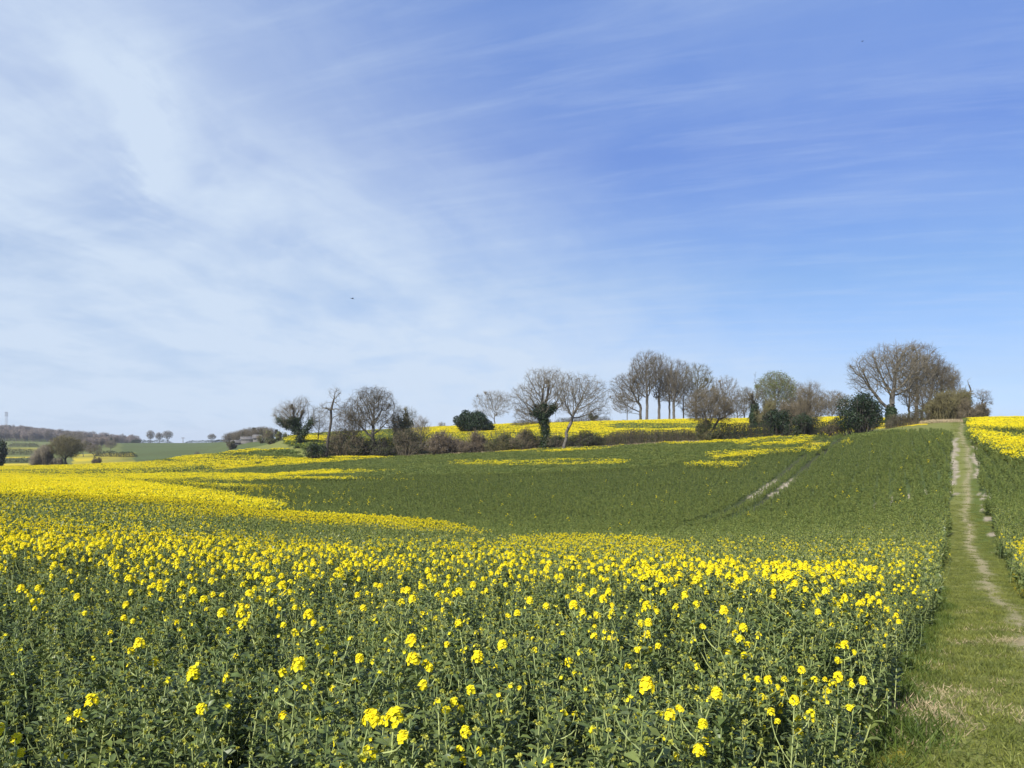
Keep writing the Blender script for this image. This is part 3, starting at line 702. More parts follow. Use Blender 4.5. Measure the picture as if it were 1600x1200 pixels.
for px, row, Yp, ki, hgt, lab in HERO:
    x, y, z = spot(px, Yp); ztop = (HR - row) / F * Yp
    plant_copy(ki, (x, y, z), float(RNG.uniform(0, 6.28)), float((ztop - z) / .93), lab, None, (0, 0))
for px, row, Yp, ki in ((1203, 1082, 3.8, 4), (1244, 1078, 3.95, 5), (1290, 1046, 4.1, 5), (1284, 1078, 3.9, 4), (1150, 1062, 4.0, 2), (1110, 1082, 3.7, 4), (1172, 1052, 4.2, 4)):
    x, y, z = spot(px, Yp); plant_copy(ki, (x, y, z), float(RNG.uniform(0, 6.28)), float(((HR - row) / F * Yp - z) / .93), LAB['bloom'], GRP['bloom'], (0, 0))
rest = np.ones(len(X), bool); rest[chosen] = False
idx = np.where(lone == 0, RNG.integers(0, 6, len(X)), np.where(lone == 1, 6 + RNG.integers(0, 4, len(X)), 10 + RNG.integers(0, 6, len(X))))
n_ = rest.sum(); pts.append(np.stack([X, Y, Z], 1)[rest]); rot.append(np.stack([RNG.normal(0, .05, n_), RNG.normal(0, .05, n_), RNG.uniform(0, 6.28, n_)], 1))
scl.append(np.repeat(hs[rest][:, None], 3, 1)); pick.append(idx[rest])
X, Y, Z, D = sow(13.0, 46.0, .20)
turn = RNG.random(len(X)) < (Y - 22) / 20
fl = RNG.random(len(X)) < D * 1.05
thick = (D > .3) & (RNG.random(len(X)) < (Y - 26) / 20)
emit(X, Y, Z, np.where(turn & fl & thick, O_SLOPE + RNG.integers(0, 3, len(X)), np.where(turn & ~fl, O_SLOPE + 3 + RNG.integers(0, 4, len(X)), O_MID + np.where(fl, RNG.integers(0, 6, len(X)), 6 + RNG.integers(0, 6, len(X))))), .9, 1.08)
def level(D):
    f = np.interp(D, [0, .004, .03, .12, .27, .49, .77, 1], [0, .1, 1, 1.5, 2.5, 3.5, 4.6, 5.3]) + RNG.uniform(-.35, .35, len(D))
    return np.clip(np.round(f), 0, 5).astype(int)
def slope(y0, y1, step, part=None):
    X, Y, Z, D = sow(y0, y1, step, part=part); row = ((X * .90 - Y * .44) / 1.05) % 1.0
    keep = (D < .26) & ((row > .30) | (RNG.random(len(X)) < .22)); X, Y, Z, D, row = X[keep], Y[keep], Z[keep], D[keep], row[keep]
    fl = RNG.random(len(X)) < D * 1.25; low_ = np.where(fl, 1.0, np.interp(Y, [46, 62], [1.0, .72])) * (1 + .10 * np.sin(row * 6.28))
    pale = RNG.random(len(X)) < np.clip((fnoise(X * .5, Y, 17, 87) - .34) * 2.6, .08, .92)
    emit(X, Y, Z, O_SLOPE + np.where(fl, RNG.integers(0, 3, len(X)), 3 + 2 * pale + RNG.integers(0, 2, len(X))), .92, 1.08, .10)
    scl[-1] = scl[-1] * np.stack([np.ones(len(X)), np.ones(len(X)), low_], 1)
slope(46.0, 105.0, .29); slope(105.0, 152.0, .32, True)
X, Y, Z, D = sow(46.0, 105.0, .80); k_ = D >= .26; X, Y, Z, D = X[k_], Y[k_], Z[k_], D[k_]; D = D * np.interp(Y, [46, 80], [.72, 1.0]) * RNG.uniform(.45, 1.25, len(X))
emit(X, Y, Z, O_FAR + level(D) * 3 + RNG.integers(0, 3, len(X)), .92, 1.12, .03)
X, Y, Z, D = sow(105.0, 152.0, .80, part=False); D = D * RNG.uniform(.35, 1.35, len(X))
emit(X, Y, Z, O_FAR + level(D) * 3 + RNG.integers(0, 3, len(X)), .92, 1.12, .03); scl[-1] = scl[-1] * np.array([1, 1, .78])
X, Y, Z, D = sow(152.0, 275.0, 1.9)
emit(X, Y, Z, O_BIG + level(D) * 2 + RNG.integers(0, 2, len(X)), .92, 1.12, .02)
scatter('rapeseed_crop', 'green rapeseed crop with yellow blooming bands filling the valley field', 'crop', np.concatenate(pts), np.concatenate(rot), np.concatenate(scl), np.concatenate(pick), source_collection('crop_source', ALL))

# the yellow field behind the hedge, up to the skyline
Xb, Yb = jitter_grid(128.0, 300.0, 1.7); pxb = CX + F * Xb / Yb; Zb = ground(Xb, Yb)
ok = (Yb > hedge_y(pxb) + 17) & (pxb > 452) & (pxb < 1455) & ~((pxb > 1360) & (Yb < 165))
Xb, Yb, Zb, pxb = Xb[ok], Yb[ok], Zb[ok], pxb[ok]
Db = .72 + .6 * (fnoise(Xb, Yb * .55, 16, 3) - .42); rowb = HR - F * (Zb + .8) / Yb; Db = np.where((pxb > 955) & (pxb < 1130) & (rowb > 661.5) & (rowb < 670), .06, Db); Db = np.where((pxb > 640) & (pxb < 1300) & (rowb > 676), Db * .5, Db); Db = np.where((pxb < 645 + 25 * (fnoise(Xb, Yb, 9, 14) - .5)) & ~((pxb < 520) & (rowb > 680) & (rowb < 688)), .03, Db)
lv = level(np.clip(Db, 0, 1)); n = len(Xb); s = RNG.uniform(.9, 1.15, n)
scatter('rapeseed_field', 'bright yellow rapeseed field rising to the skyline behind the hedge', 'crop', np.stack([Xb, Yb, Zb], 1), np.stack([np.zeros(n), np.zeros(n), RNG.uniform(0, 6.28, n)], 1),
        np.stack([s, s, s], 1), lv * 2 + RNG.integers(0, 2, n), source_collection('field_source', BIG))
#TREES#
# ------------------------------------------------------------------ trees
def grow(r, base_pts, crowns, n_attr, step, dk, trop=0.05, wig=0.12):
    """space colonisation: limbs reach for points spread through the crown"""
    A = []
    vol = np.array([c[3] * c[4] * c[5] for c in crowns]); cnt = np.maximum((n_attr * vol / vol.sum()).astype(int), 12)
    for c, k in zip(crowns, cnt):
        d = unit(r.normal(size=(k, 3))) * (r.random((k, 1)) ** .45)
        A.append(np.array(c[:3]) + d * np.array(c[3:6]))
    A = np.concatenate(A); A = A[A[:, 2] > base_pts[-1][2] * .35]
    N = [np.array(p, float) for p in base_pts]; par = [-1] + list(range(len(N) - 1))
    N = np.array(N); near = np.full(len(A), -1); nd = np.full(len(A), 1e9)
    first = max(1, int(len(base_pts) * .55))
    d = np.linalg.norm(A[:, None] - N[None, first:], axis=2); near = d.argmin(1) + first; nd = d.min(1)
    for it in range(160):
        if len(A) == 0 or len(N) > 6000: break
        v = unit(A - N[near]); acc = np.zeros((len(N), 3)); np.add.at(acc, near, v)
        src = np.unique(near); D = unit(unit(acc[src]) + np.array([0, 0, trop]) + r.normal(0, wig, (len(src), 3)))
        new = N[src] + D * step; k0 = len(N)
        N = np.concatenate([N, new]); par += list(src)
        d = np.linalg.norm(A[:, None] - new[None], axis=2); j = d.argmin(1); dm = d.min(1)
        upd = dm < nd; near = np.where(upd, j + k0, near); nd = np.where(upd, dm, nd)
        keep = nd > dk
        A, near, nd = A[keep], near[keep], nd[keep]
    return N, np.array(par)

def tree(name, label, place, H, crowns, trunk_h, trunk_r, seed, lean=(0, 0), n_attr=420, bark='bark', twig='twig', twig_n=3, twig_l=.07, twig_r=.016, droop=0.0, up=.25,
         ivy=0.0, ivy_size=.35, leaf=None, leaf_n=0, leaf_s=.16, group=None, crook=.03, cat='tree', tip_r=.012, stems=1, ivy_limb=0.0):
    """H in metres; crowns as (x, z, rx, rz) in shares of H"""
    r = np.random.default_rng(seed)
    gt, gc, gi, gl = Geo(), Geo(), Geo(), Geo()
    for st in range(stems):
        off = np.array([r.normal(0, .05), r.normal(0, .05), 0]) * H * (stems > 1)
        k = 7; base = []
        for i in range(k):
            s = i / (k - 1)
            base.append(off + np.array([lean[0] * H * s + r.normal(0, crook) * H * s * (1 - .4 * s), lean[1] * H * s + r.normal(0, crook) * H * .6 * s, trunk_h * H * s - .3 * (i == 0)]))
        cr = [(off[0] + c[0] * H, off[1] + r.normal(0, .02) * H, c[1] * H, c[2] * H, (c[4] if len(c) > 4 else c[2]) * H, c[3] * H) for c in crowns]
        N, par = grow(r, base, cr, int(max(60, n_attr // stems) * 2.1), H * .019, H * .023, trop=.06 - droop * .05)
        n = len(N); pw = 2.7; acc = np.zeros(n); rad = np.zeros(n); tip = tip_r * H / 12
        for i in range(n - 1, -1, -1):
            rad[i] = tip if acc[i] == 0 else acc[i] ** (1 / pw)
            if par[i] >= 0: acc[par[i]] += rad[i] ** pw
        sc = trunk_r / rad[0]; rad = tip + (rad - tip) * (trunk_r - tip) / max(rad[0] - tip, 1e-6)
        rad[:2] *= np.array([1.5, 1.12])
        if droop:
            t_ = np.clip((N[:, 2] / H - trunk_h) / (1 - trunk_h), 0, 1); rr = np.hypot(N[:, 0] - off[0], N[:, 1] - off[1]) / H
            N[:, 2] -= droop * H * np.maximum(rr - .18, 0) ** 1.6
        ch = np.arange(1, n); p0, p1 = N[par[ch]], N[ch]; r1 = rad[ch]; r0 = np.minimum(rad[par[ch]], r1 * 1.35 + .004)
        stem_ = r1 > trunk_r * .42
        tubes(gt, p0[stem_], p1[stem_], r0[stem_], r1[stem_], 7)
        tubes(gc, p0[~stem_], p1[~stem_], r0[~stem_], r1[~stem_], 3)
        # twigs
        thin = np.where(rad < max(trunk_r * .16, tip * 2.2))[0]; thin = thin[thin >= len(base)]
        q = np.repeat(thin, twig_n)[::2 if twig_n < 4 else 1]; d0 = unit(N[q] - N[par[q]])
        d = unit(d0 * .8 + rdir(r, len(q)) * .75 + np.array([0, 0, up - droop * 1.2]))
        ln = H * twig_l * r.uniform(.5, 1.35, len(q)); e = N[q] + d * ln[:, None]
        tw = twig_r * H / 12
        cones(gc, N[q], e, tw)
        for s_ in (.3, .6):
            b = N[q] + (e - N[q]) * s_; d2 = unit(d + rdir(r, len(q)) * .85 + np.array([0, 0, up * .6 - droop])); cones(gc, b, b + d2 * (ln * .6)[:, None], tw * .75)
        if leaf and leaf_n:
            b = np.repeat(e, leaf_n, 0) + r.normal(0, H * .018, (len(e) * leaf_n, 3)); leafs(gl, b, rdir(r, len(b)), rdir(r, len(b)), leaf_s, leaf_s * .7)
        if ivy:
            on = (N[:, 2] < ivy * H) & (rad > trunk_r * .30)
            if ivy_limb: on |= (N[:, 2] < ivy_limb * H) & (rad > trunk_r * .20)
            on = np.where(on)[0]; on = on[on > 0]; sl = np.linalg.norm(N[on] - N[par[on]], axis=1)
            q = r.choice(on, int(2600 + 420 * ivy_size * H), p=sl / sl.sum()); f_ = r.random((len(q), 1)); ax_ = N[par[q]] * (1 - f_) + N[q] * f_
            dd = rdir(r, len(q)); lump = .55 + .9 * vnoise(ax_[:, 0] * 3 + ax_[:, 1], ax_[:, 2] * 2.2, 1.3, seed)
            b = ax_ + dd * (rad[q] + ivy_size * lump * r.uniform(.35, 1, len(q)))[:, None] + r.normal(0, H * .006, (len(q), 3))
            leafs(gi, b, rdir(r, len(q), -.3), dd, .26, .22)
    o = tag(link(name, None, loc=place), label, cat, group)
    tk = link('trunk', gt.mesh('trunk', [M[bark]]), o)
    link('crown', gc.mesh('crown', [M[twig]]), o)
    if ivy: link('ivy', gi.mesh('ivy', [M['ivy']]), tk)
    if leaf and leaf_n: link('foliage', gl.mesh('foliage', [M[leaf]]), o)
    return o

def bush(name, label, place, wx, h, seed, leafm, twigm='twig', n_leaf=2500, ls=.22, n_stem=60, wy=None, lumps=7, solid=.55, low=0.02, cat='shrub', twiggy=1.0, group=None, leaf2=None, tilt=0.0):
    """a shrub or clipped hedge: stems rising from the foot, spreading into lumps of small leaves; wx, h in metres"""
    r = np.random.default_rng(seed); gs, gl, g2 = Geo(), Geo(), Geo(); wy = wy or wx; h = h * (1.02 if cat == 'evergreen' or name == 'evergreen_bush' else 1.22) + hid(place[1])
    # lumps through the volume
    L = []
    for k in range(lumps):
        xx = r.uniform(-.40, .40); L.append((xx * wx, r.uniform(-.34, .34) * wy, h * (.22 + r.uniform(0, .56) * math.sqrt(max(0, 1 - (xx / .48) ** 2))), wx * r.uniform(.15, .24), h * r.uniform(.17, .25)))
    L.append((0, 0, h * .48, wx * .38, h * .46))
    L = np.array(L)
    def inside(n):
        k = r.integers(0, len(L), n); d = unit(r.normal(size=(n, 3))) * (solid + (1 - solid) * r.random((n, 1)) ** .6)
        p = np.stack([L[k, 0] + d[:, 0] * L[k, 3], L[k, 1] + d[:, 1] * L[k, 3] * wy / wx, L[k, 2] + d[:, 2] * L[k, 4]], 1)
        p[:, 2] = np.abs(p[:, 2] - low) + low
        return p, d
    tipp, _ = inside(n_stem)
    b = np.stack([tipp[:, 0] * .55 + r.normal(0, .04 * wx, n_stem), tipp[:, 1] * .55, np.full(n_stem, -.15)], 1)
    midp = (b + tipp) / 2 + np.array([0, 0, .08 * h]) + r.normal(0, .03 * h, (n_stem, 3))
    rs = h * .014
    tubes(gs, b, midp, rs, rs * .7, 3); tubes(gs, midp, tipp, rs * .7, rs * .35, 3)
    m_ = int(9 * twiggy)
    q = np.repeat(np.arange(n_stem), m_); s = r.uniform(.2, 1, len(q))[:, None]
    o0 = midp[q] * (1 - s) + tipp[q] * s; d = unit(unit(tipp[q] - midp[q]) * .6 + rdir(r, len(q), .3) * .8); ln = h * r.uniform(.08, .24, len(q))
    cones(gs, o0, o0 + d * ln[:, None], h * .006)
    s2 = o0 + d * (ln * .5)[:, None]; d2 = unit(d + rdir(r, len(q), .2) * .8); cones(gs, s2, s2 + d2 * (ln * .6)[:, None], h * .005)
    if n_leaf:
        n_leaf = int(n_leaf * (1.5 if leafm == 'scrub' else 1)); p, d = inside(n_leaf); leafs(gl, p, unit(d * .5 + rdir(r, n_leaf)), unit(d + rdir(r, n_leaf) * .6), ls * r.uniform(.6, 1.3, n_leaf), ls * .65)
    o = tag(link(name, None, loc=place), label, cat, group)
    link('stems', gs.mesh('stems', [M[twigm]]), o)
    if n_leaf: link('foliage', gl.mesh('foliage', [M[leafm]]), o)
    return o

def hedge(name, label, line, h, wdt, seed, leafm, twigm, n_leaf, n_stem, ls=.16, ragged=.2):
    """a run of hedge along (bearing, distance) points; it stands on the ground all the way"""
    h = h + hid(line[0][1]); r = np.random.default_rng(seed); P = np.array([[(px - CX) / F * Y_, Y_] for px, Y_ in line]); P = smooth_line(P, 80)
    x0, y0 = P[len(P) // 2]; z0 = float(ground(x0, y0))
    def along(n):
        k = r.integers(0, 79, n); f = r.random(n)[:, None]; q = P[k] * (1 - f) + P[k + 1] * f; t_ = (k + f[:, 0]) / 79
        return q, np.minimum(1, np.minimum(t_, 1 - t_) * 9 + .25)
    def hh(q): return h * (1 - ragged + 2 * ragged * fnoise(q[:, 0], q[:, 1], 2.6, seed))
    gs, gl = Geo(), Geo()
    q, e = along(n_stem); H_ = hh(q) * e; b = np.stack([q[:, 0] + r.normal(0, wdt * .2, n_stem), q[:, 1] + r.normal(0, wdt * .2, n_stem), ground(q[:, 0], q[:, 1]) - .1], 1)
    tp = b + np.stack([r.normal(0, .22, n_stem), r.normal(0, .22, n_stem), H_ * r.uniform(.75, 1.06, n_stem)], 1)
    tubes(gs, b, tp, .022, .010, 3)
    m_ = 6; k = np.repeat(np.arange(n_stem), m_); s = r.uniform(.25, 1, len(k))[:, None]; o0 = b[k] * (1 - s) + tp[k] * s; d = rdir(r, len(k), .4); ln = r.uniform(.25, .6, len(k))
    cones(gs, o0, o0 + d * ln[:, None], .012)
    if n_leaf:
        q, e = along(n_leaf); H_ = hh(q) * e; s = r.random(n_leaf) ** .75
        prof = np.sqrt(np.clip(1 - (2 * np.clip(s - .35, 0, 1) / 1.3) ** 2, .1, 1))
        p = np.stack([q[:, 0] + r.uniform(-.5, .5, n_leaf) * wdt * prof, q[:, 1] + r.uniform(-.5, .5, n_leaf) * wdt * prof, ground(q[:, 0], q[:, 1]) + .05 + H_ * s], 1)
        leafs(gl, p, rdir(r, n_leaf), rdir(r, n_leaf), ls * r.uniform(.6, 1.3, n_leaf), ls * .7)
    o = tag(link(name, None, loc=(x0, y0, z0)), label, 'hedge')
    for g_ in (gs, gl):
        for v in g_.v: v -= np.array([x0, y0, z0])
    link('stems', gs.mesh('stems', [M[twigm]]), o)
    if n_leaf: link('foliage', gl.mesh('foliage', [M[leafm]]), o)
    return o

def met(px, Y_): return px * Y_ / F       # photo pixels to metres at a distance
def hid(Y_): return .9 if 100 < Y_ < 165 else 0.0   # the crop in front hides the foot

# trees and scrub of the main hedge, left to right
P_ = spot(468, 165); h = met(80, 165) + hid(165)
tree('bare_tree', 'ivy-smothered stubby tree with a thin grey crown at the left end of the hedge', P_, h, [(-.22, .62, .30, .30), (.02, .80, .22, .20), (.30, .58, .14, .22)], .26, .48, 11, n_attr=420, twig='twig_pale', bark='bark_dark', ivy=.42, ivy_size=1.05, ivy_limb=.55, twig_l=.09, twig_r=.012)
P_ = spot(508, 142); h = met(110, 142) + hid(142)
tree('bare_tree', 'slender crooked tree with a leaning trunk and wispy top, left of the domed tree', P_, h, [(.13, .86, .10, .13), (.02, .68, .14, .10), (.20, .66, .10, .1)], .80, .24, 12, lean=(.12, 0), n_attr=170, twig='twig_pale', bark='bark_dark', crook=.022, twig_l=.05, twig_r=.010)
P_ = spot(497, 168); h = met(58, 168) + hid(168)
tree('bare_tree', 'small pale twiggy tree just left of the slender crooked tree', P_, h, [(.05, .62, .36, .36)], .3, .13, 13, n_attr=200, twig='twig_pale', twig_l=.1, twig_r=.012)
P_ = spot(582, 148); h = met(108, 148) + hid(148)
tree('bare_tree', 'big domed bare tree with drooping brown twigs, largest of the left clump', P_, h, [(-.02, .68, .40, .31), (.03, .80, .28, .2), (-.26, .48, .16, .2), (.28, .52, .15, .2)], .30, .36, 14, n_attr=820, twig='twig', bark='bark', droop=.55, twig_n=3, twig_l=.075, up=.05, crook=.02, twig_r=.013)
P_ = spot(552, 162); h = met(72, 162) + hid(162)
tree('bare_tree', 'reddish-brown drooping tree behind the left side of the domed tree', P_, h, [(-.08, .62, .36, .36)], .25, .17, 15, n_attr=340, twig='twig_red', droop=.6, up=0, twig_l=.10, twig_r=.013)
P_ = spot(626, 152); h = met(70, 152) + hid(152)
tree('bare_tree', 'dark tree draped with olive ivy sprays right of the domed tree', P_, h, [(.04, .66, .24, .34), (.18, .84, .16, .12)], .3, .2, 16, n_attr=300, twig='twig_olive', bark='bark_dark', ivy=.5, ivy_limb=.95, ivy_size=.5, twig_l=.09)
P_ = spot(652, 160); h = met(46, 160) + hid(160)
tree('bare_tree', 'small whippy pale tree with upright stems near the pink-grey blackthorn', P_, h, [(0, .66, .34, .34)], .12, .09, 17, n_attr=170, twig='twig_pale', up=.9, twig_l=.14, stems=3, twig_r=.014)
P_ = spot_row(690, 681); h = met(22, P_[1])
tree('sapling', 'tiny bare sapling in the yellow field left of the evergreen bush', P_, h, [(0, .7, .3, .28)], .4, .05, 18, n_attr=60, twig='twig_pale', twig_l=.14, cat='sapling', twig_r=.03, tip_r=.02)
P_ = spot_row(740, 679, 120, 200); bush('evergreen_bush', 'rounded dark evergreen bush beside the yellow field, left of a bare tree', P_, met(52, P_[1]), met(40, P_[1]), 21, 'holly', 'bark_dark', 15000, .42, 40, lumps=20, solid=.55, twiggy=.3)
P_ = spot_row(774, 676); h = met(68, P_[1])
tree('bare_tree', 'medium spreading bare tree right of the rounded dark evergreen bush', P_, h, [(-.05, .64, .50, .32), (.05, .78, .36, .2)], .26, .22, 22, n_attr=420, twig='twig_pale', bark='bark', lean=(-.05, 0), twig_r=.012)
P_ = spot(851, 137); h = met(125, 137) + hid(137)
tree('bare_tree', 'tall oak with its trunk wrapped in dark ivy, taller of the hedge pair', P_, h, [(-.16, .62, .26, .24), (.06, .80, .22, .19), (-.04, .84, .22, .14), (-.24, .45, .16, .16), (.18, .62, .16, .2)], .40, .42, 23, n_attr=640, twig='twig_pale', bark='bark_dark', ivy=.56, ivy_size=.62, twig_r=.012, twig_l=.06)
P_ = spot(880, 134); h = met(121, 134) + hid(134)
tree('bare_tree', 'spreading bare oak with a leaning forked trunk right of the ivy-wrapped oak', P_, h, [(.22, .66, .36, .28), (.08, .78, .26, .20), (.42, .50, .18, .17)], .34, .28, 24, lean=(.06, 0), n_attr=620, twig='twig_pale', bark='bark', twig_r=.012, twig_l=.06)
P_ = spot_row(826, 669); h = met(38, P_[1])
tree('bare_tree', 'small bare tree in the far hedge behind the ivy-wrapped oak, on its left', P_, h, [(0, .6, .5, .36)], .2, .14, 25, n_attr=220, twig='twig')
P_ = spot_row(925, 658); h = met(26, P_[1])
tree('bare_tree', 'small bushy tree with an ivied stem on the far hedge behind the spreading oak', P_, h, [(0, .62, .45, .34)], .3, .12, 26, n_attr=160, twig='twig', ivy=.7, ivy_size=.35)
hedge('hedge', 'low dark hedge crossing the yellow field behind the oak pair, left stretch', [(797, 208), (830, 212), (862, 216)], met(13, 212), 1.8, 31, 'scrub', 'twig', 2600, 420, ragged=.25)
hedge('hedge', 'low dark hedge on the skyline above yellow rape, right of the oak pair', [(866, 222), (910, 226), (958, 232)], met(12, 226), 2.0, 32, 'scrub', 'twig_red', 3200, 520, ragged=.2)
bush('evergreen_bush', 'small dark clipped bush on the skyline at the left foot of the tall beech group', spot(975, 236), met(18, 236), met(6, 236), 33, 'holly', 'bark_dark', 700, .35, 14, twiggy=.3)
bush('evergreen_bush', 'small dark bush on the skyline between the beech trunks', spot(996, 236), met(14, 236), met(6, 236), 34, 'holly', 'bark_dark', 600, .35, 14, twiggy=.3)
bush('evergreen_bush', 'small dark low bush at the right foot of the beech group', spot(1022, 236), met(12, 236), met(5, 236), 35, 'holly', 'bark_dark', 500, .35, 14, twiggy=.3)
# the tall beech group on the skyline
YB = 238
def beech(px, top, crowns, seed, lab, dY=0, th=.34, tr=.42, n=560, **kw):
    a = dict(twig='twig', bark='bark', up=.45, twig_l=.05, crook=.010, twig_n=4, twig_r=.0075); a.update(kw)
    crowns = [(c[0], c[1] - .03, c[2] * 1.22, c[3] * 1.16) for c in crowns]
    p = spot(px, YB + dY); row0 = HR - F * p[2] / p[1]; hh_ = (row0 - top) * p[1] / F
    return tree('beech_tree', lab, p, hh_, crowns, th, tr, seed, n_attr=n, **a)
beech(1001, 568, [(-.22, .60, .25, .26), (-.06, .80, .16, .19), (-.34, .42, .14, .18)], 41, 'leftmost tall beech, its branches sweeping low out to the left', 0, .3, n=640)
beech(1011, 547, [(.0, .76, .20, .23), (-.06, .60, .16, .2)], 42, 'tallest beech of the skyline group, with the highest rounded top', -2, .36, n=620)
beech(1030, 551, [(.0, .74, .19, .24), (.05, .55, .16, .2)], 43, 'beech with a straight trunk right of the tallest beech', 1, .36, n=560)
beech(1046, 572, [(-.02, .70, .18, .28)], 44, 'slimmer beech between the straight-trunked one and the paired trunks', 3, .34, .3, n=420)
beech(1053, 560, [(.06, .74, .20, .24), (.03, .52, .15, .2)], 45, 'beech with paired pale trunks at the right of the tall group', -2, .30, n=560)
beech(1068, 585, [(.02, .62, .17, .34)], 46, 'thin-trunked beech standing apart at the right end of the tall group', 2, .4, .22, n=320)
beech(980, 612, [(-.08, .66, .34, .30)], 47, 'small slim bare tree under the low branches of the leftmost beech', -6, .4, .13, 240)
beech(1088, 566, [(-.02, .72, .26, .26), (.12, .58, .18, .2)], 48, 'broad olive-tinged beech right of the tall group, behind the brown hawthorn', 6, .36, .36, 600, twig='twig_olive')
P_ = spot(1108, 128); h = met(82, 128) + hid(128)
tree('hawthorn_tree', 'dense brown hawthorn with a bent dark trunk standing in the hedge before the beeches', P_, h, [(-.02, .64, .38, .34), (.2, .56, .24, .26), (-.22, .6, .22, .24)], .22, .24, 49, lean=(-.04, 0), n_attr=760, twig='twig_tan', bark='bark_dark', twig_n=4, twig_l=.075, twig_r=.012)
beech(1133, 586, [(.0, .66, .26, .32)], 50, 'rounded bare tree right of the brown hawthorn', 0, .3, .28, 420, twig='twig_pale')
beech(1152, 614, [(.0, .58, .4, .38)], 51, 'low brown bare tree between the hawthorn and the ivied stub', -4, .2, .2, 380, twig='twig')
P_ = spot(1178, 150); h = met(78, 150) + hid(150)
tree('bare_tree', 'ivy-covered stub with dead antler branches rising bare above it', P_, h, [(.02, .90, .06, .20), (-.14, .66, .18, .16), (.14, .72, .10, .14), (-.02, .62, .2, .14)], .48, .34, 52, n_attr=170, twig='twig', bark='bark_dark', ivy=.50, ivy_size=.55, crook=.01, twig_l=.06)
beech(1212, 581, [(.0, .64, .34, .34)], 53, 'round-topped tree flushed with pale green buds, tallest behind the dark hedge bushes', -10, .26, .3, 620, twig='twig_pale', leaf='spring', leaf_n=1, leaf_s=.26)
beech(1238, 590, [(.0, .68, .22, .28)], 54, 'bare grey tree close on the right of the green-budded tree', -6, .34, .24, 320, twig='twig_pale')
beech(1163, 603, [(.0, .62, .34, .34)], 64, 'slim grey tree just left of the ivy-covered stub', 4, .3, .2, 300, twig='twig_olive')
beech(1256, 604, [(.0, .62, .36, .34)], 65, 'grey-brown bare tree showing over the left side of the fan-shaped tan tree', 2, .3, .2, 340)
beech(1320, 614, [(-.05, .6, .5, .36)], 66, 'brownish bare tree showing just over the top of the big holly, on its left', -4, .25, .2, 380, twig='twig_olive')
bush('shrub', 'brown-olive thicket under the green-budded tree', spot(1196, 150), met(52, 150), met(40, 150), 55, 'spring', 'twig_olive', 700, .2, 260, lumps=8, twiggy=1.6)
bush('shrub', 'grey-brown thicket beneath the bare grey tree, right of the brown-olive thicket', spot(1242, 150), met(44, 150), met(42, 150), 56, 'scrub', 'twig', 400, .2, 260, lumps=7, twiggy=1.6)
bush('evergreen_bush', 'dark evergreen bush in the hedge left of the fan-shaped tree', spot(1217, 128), met(46, 128), met(38, 128), 57, 'holly', 'bark_dark', 6000, .26, 50, lumps=16, twiggy=.6)
P_ = spot(1265, 128); h = met(74, 128) + hid(128)
tree('bare_tree', 'fan-shaped tan tree with upright twigs between two dark evergreen bushes', P_, h, [(0, .66, .30, .34), (-.02, .4, .28, .24)], .16, .16, 58, n_attr=460, twig='twig_tan', bark='bark_dark', up=.7, twig_l=.10, stems=3, twig_r=.012)
bush('shrub', 'dark scrubby bush at the foot of the fan-shaped tan tree', spot(1262, 123), met(50, 123), met(28, 123), 59, 'ivy', 'bark_dark', 3200, .22, 60, lumps=8)
beech(1300, 612, [(.0, .6, .46, .40)], 60, 'pale brown feathery tree left of the big holly, far side of the yellow field', -20, .2, .16, 420, twig='twig_tan', up=.7, twig_l=.10)
beech(1282, 622, [(.0, .6, .42, .38)], 61, 'low feathery brown tree behind the fan-shaped tan tree', -16, .2, .14, 300, twig='twig_tan', up=.7, twig_l=.10)
bush('evergreen_bush', 'big dark holly at the right end of the hedge, largest evergreen of the row', spot(1341, 117.5), met(64, 117.5), met(62, 117.5), 62, 'holly', 'bark_dark', 15000, .24, 60, lumps=26, solid=.5, twiggy=.3)
bush('shrub', 'low brown scrub at the left foot of the big holly', spot(1305, 120), met(40, 120), met(17, 120), 63, 'scrub', 'twig_red', 900, .16, 120, lumps=8, wy=2.0)
# right clump at the head of the path
P_ = spot(1392, 128); h = met(126, 128) + hid(128)
tree('oak_tree', 'biggest broad-crowned bare oak right of the holly, limbs spreading over the grass', P_, h, [(-.16, .62, .34, .28), (.12, .72, .34, .24), (-.30, .50, .18, .22), (.34, .54, .2, .22), (.0, .80, .3, .17)], .26, .46, 71, n_attr=950, twig='twig_pale', bark='bark', ivy=.22, ivy_size=.35, twig_n=3, twig_l=.065, twig_r=.012)
def back_tree(px, Y_, top, crowns, seed, lab, **kw):
    p = spot(px, Y_); row0 = HR - F * p[2] / p[1]; hh_ = (row0 - top) * p[1] / F
    a = dict(th=.3, tr=.3, n=460, twig='twig'); a.update(kw); th, tr, n = a.pop('th'), a.pop('tr'), a.pop('n')
    return tree('bare_tree', lab, p, hh_, crowns, th, tr, seed, n_attr=n, **a)
back_tree(1432, 150, 533, [(.0, .74, .30, .24), (-.1, .54, .24, .24)], 72, 'tall bare tree behind the right half of the biggest oak', n=620)
back_tree(1450, 146, 552, [(.06, .66, .30, .30), (.2, .5, .18, .24)], 73, 'bare tree with drooping branches at the right shoulder of the biggest oak', n=560, droop=.4)
back_tree(1420, 158, 580, [(.0, .62, .26, .34)], 74, 'straight bare tree seen under the oak, left of two dark trunks', n=300, tr=.22)
back_tree(1468, 152, 560, [(.02, .66, .26, .30)], 75, 'rounded bare tree right of the drooping one', n=460)
back_tree(1440, 140, 600, [(.0, .6, .34, .36)], 76, 'low dark-trunked tree in the middle of the right clump', n=320, tr=.24, bark='bark_dark')
back_tree(1490, 150, 574, [(.0, .74, .15, .24), (.06, .5, .13, .22)], 77, 'narrow pale bare tree standing clear at the right of the clump', n=300, twig='twig_pale')
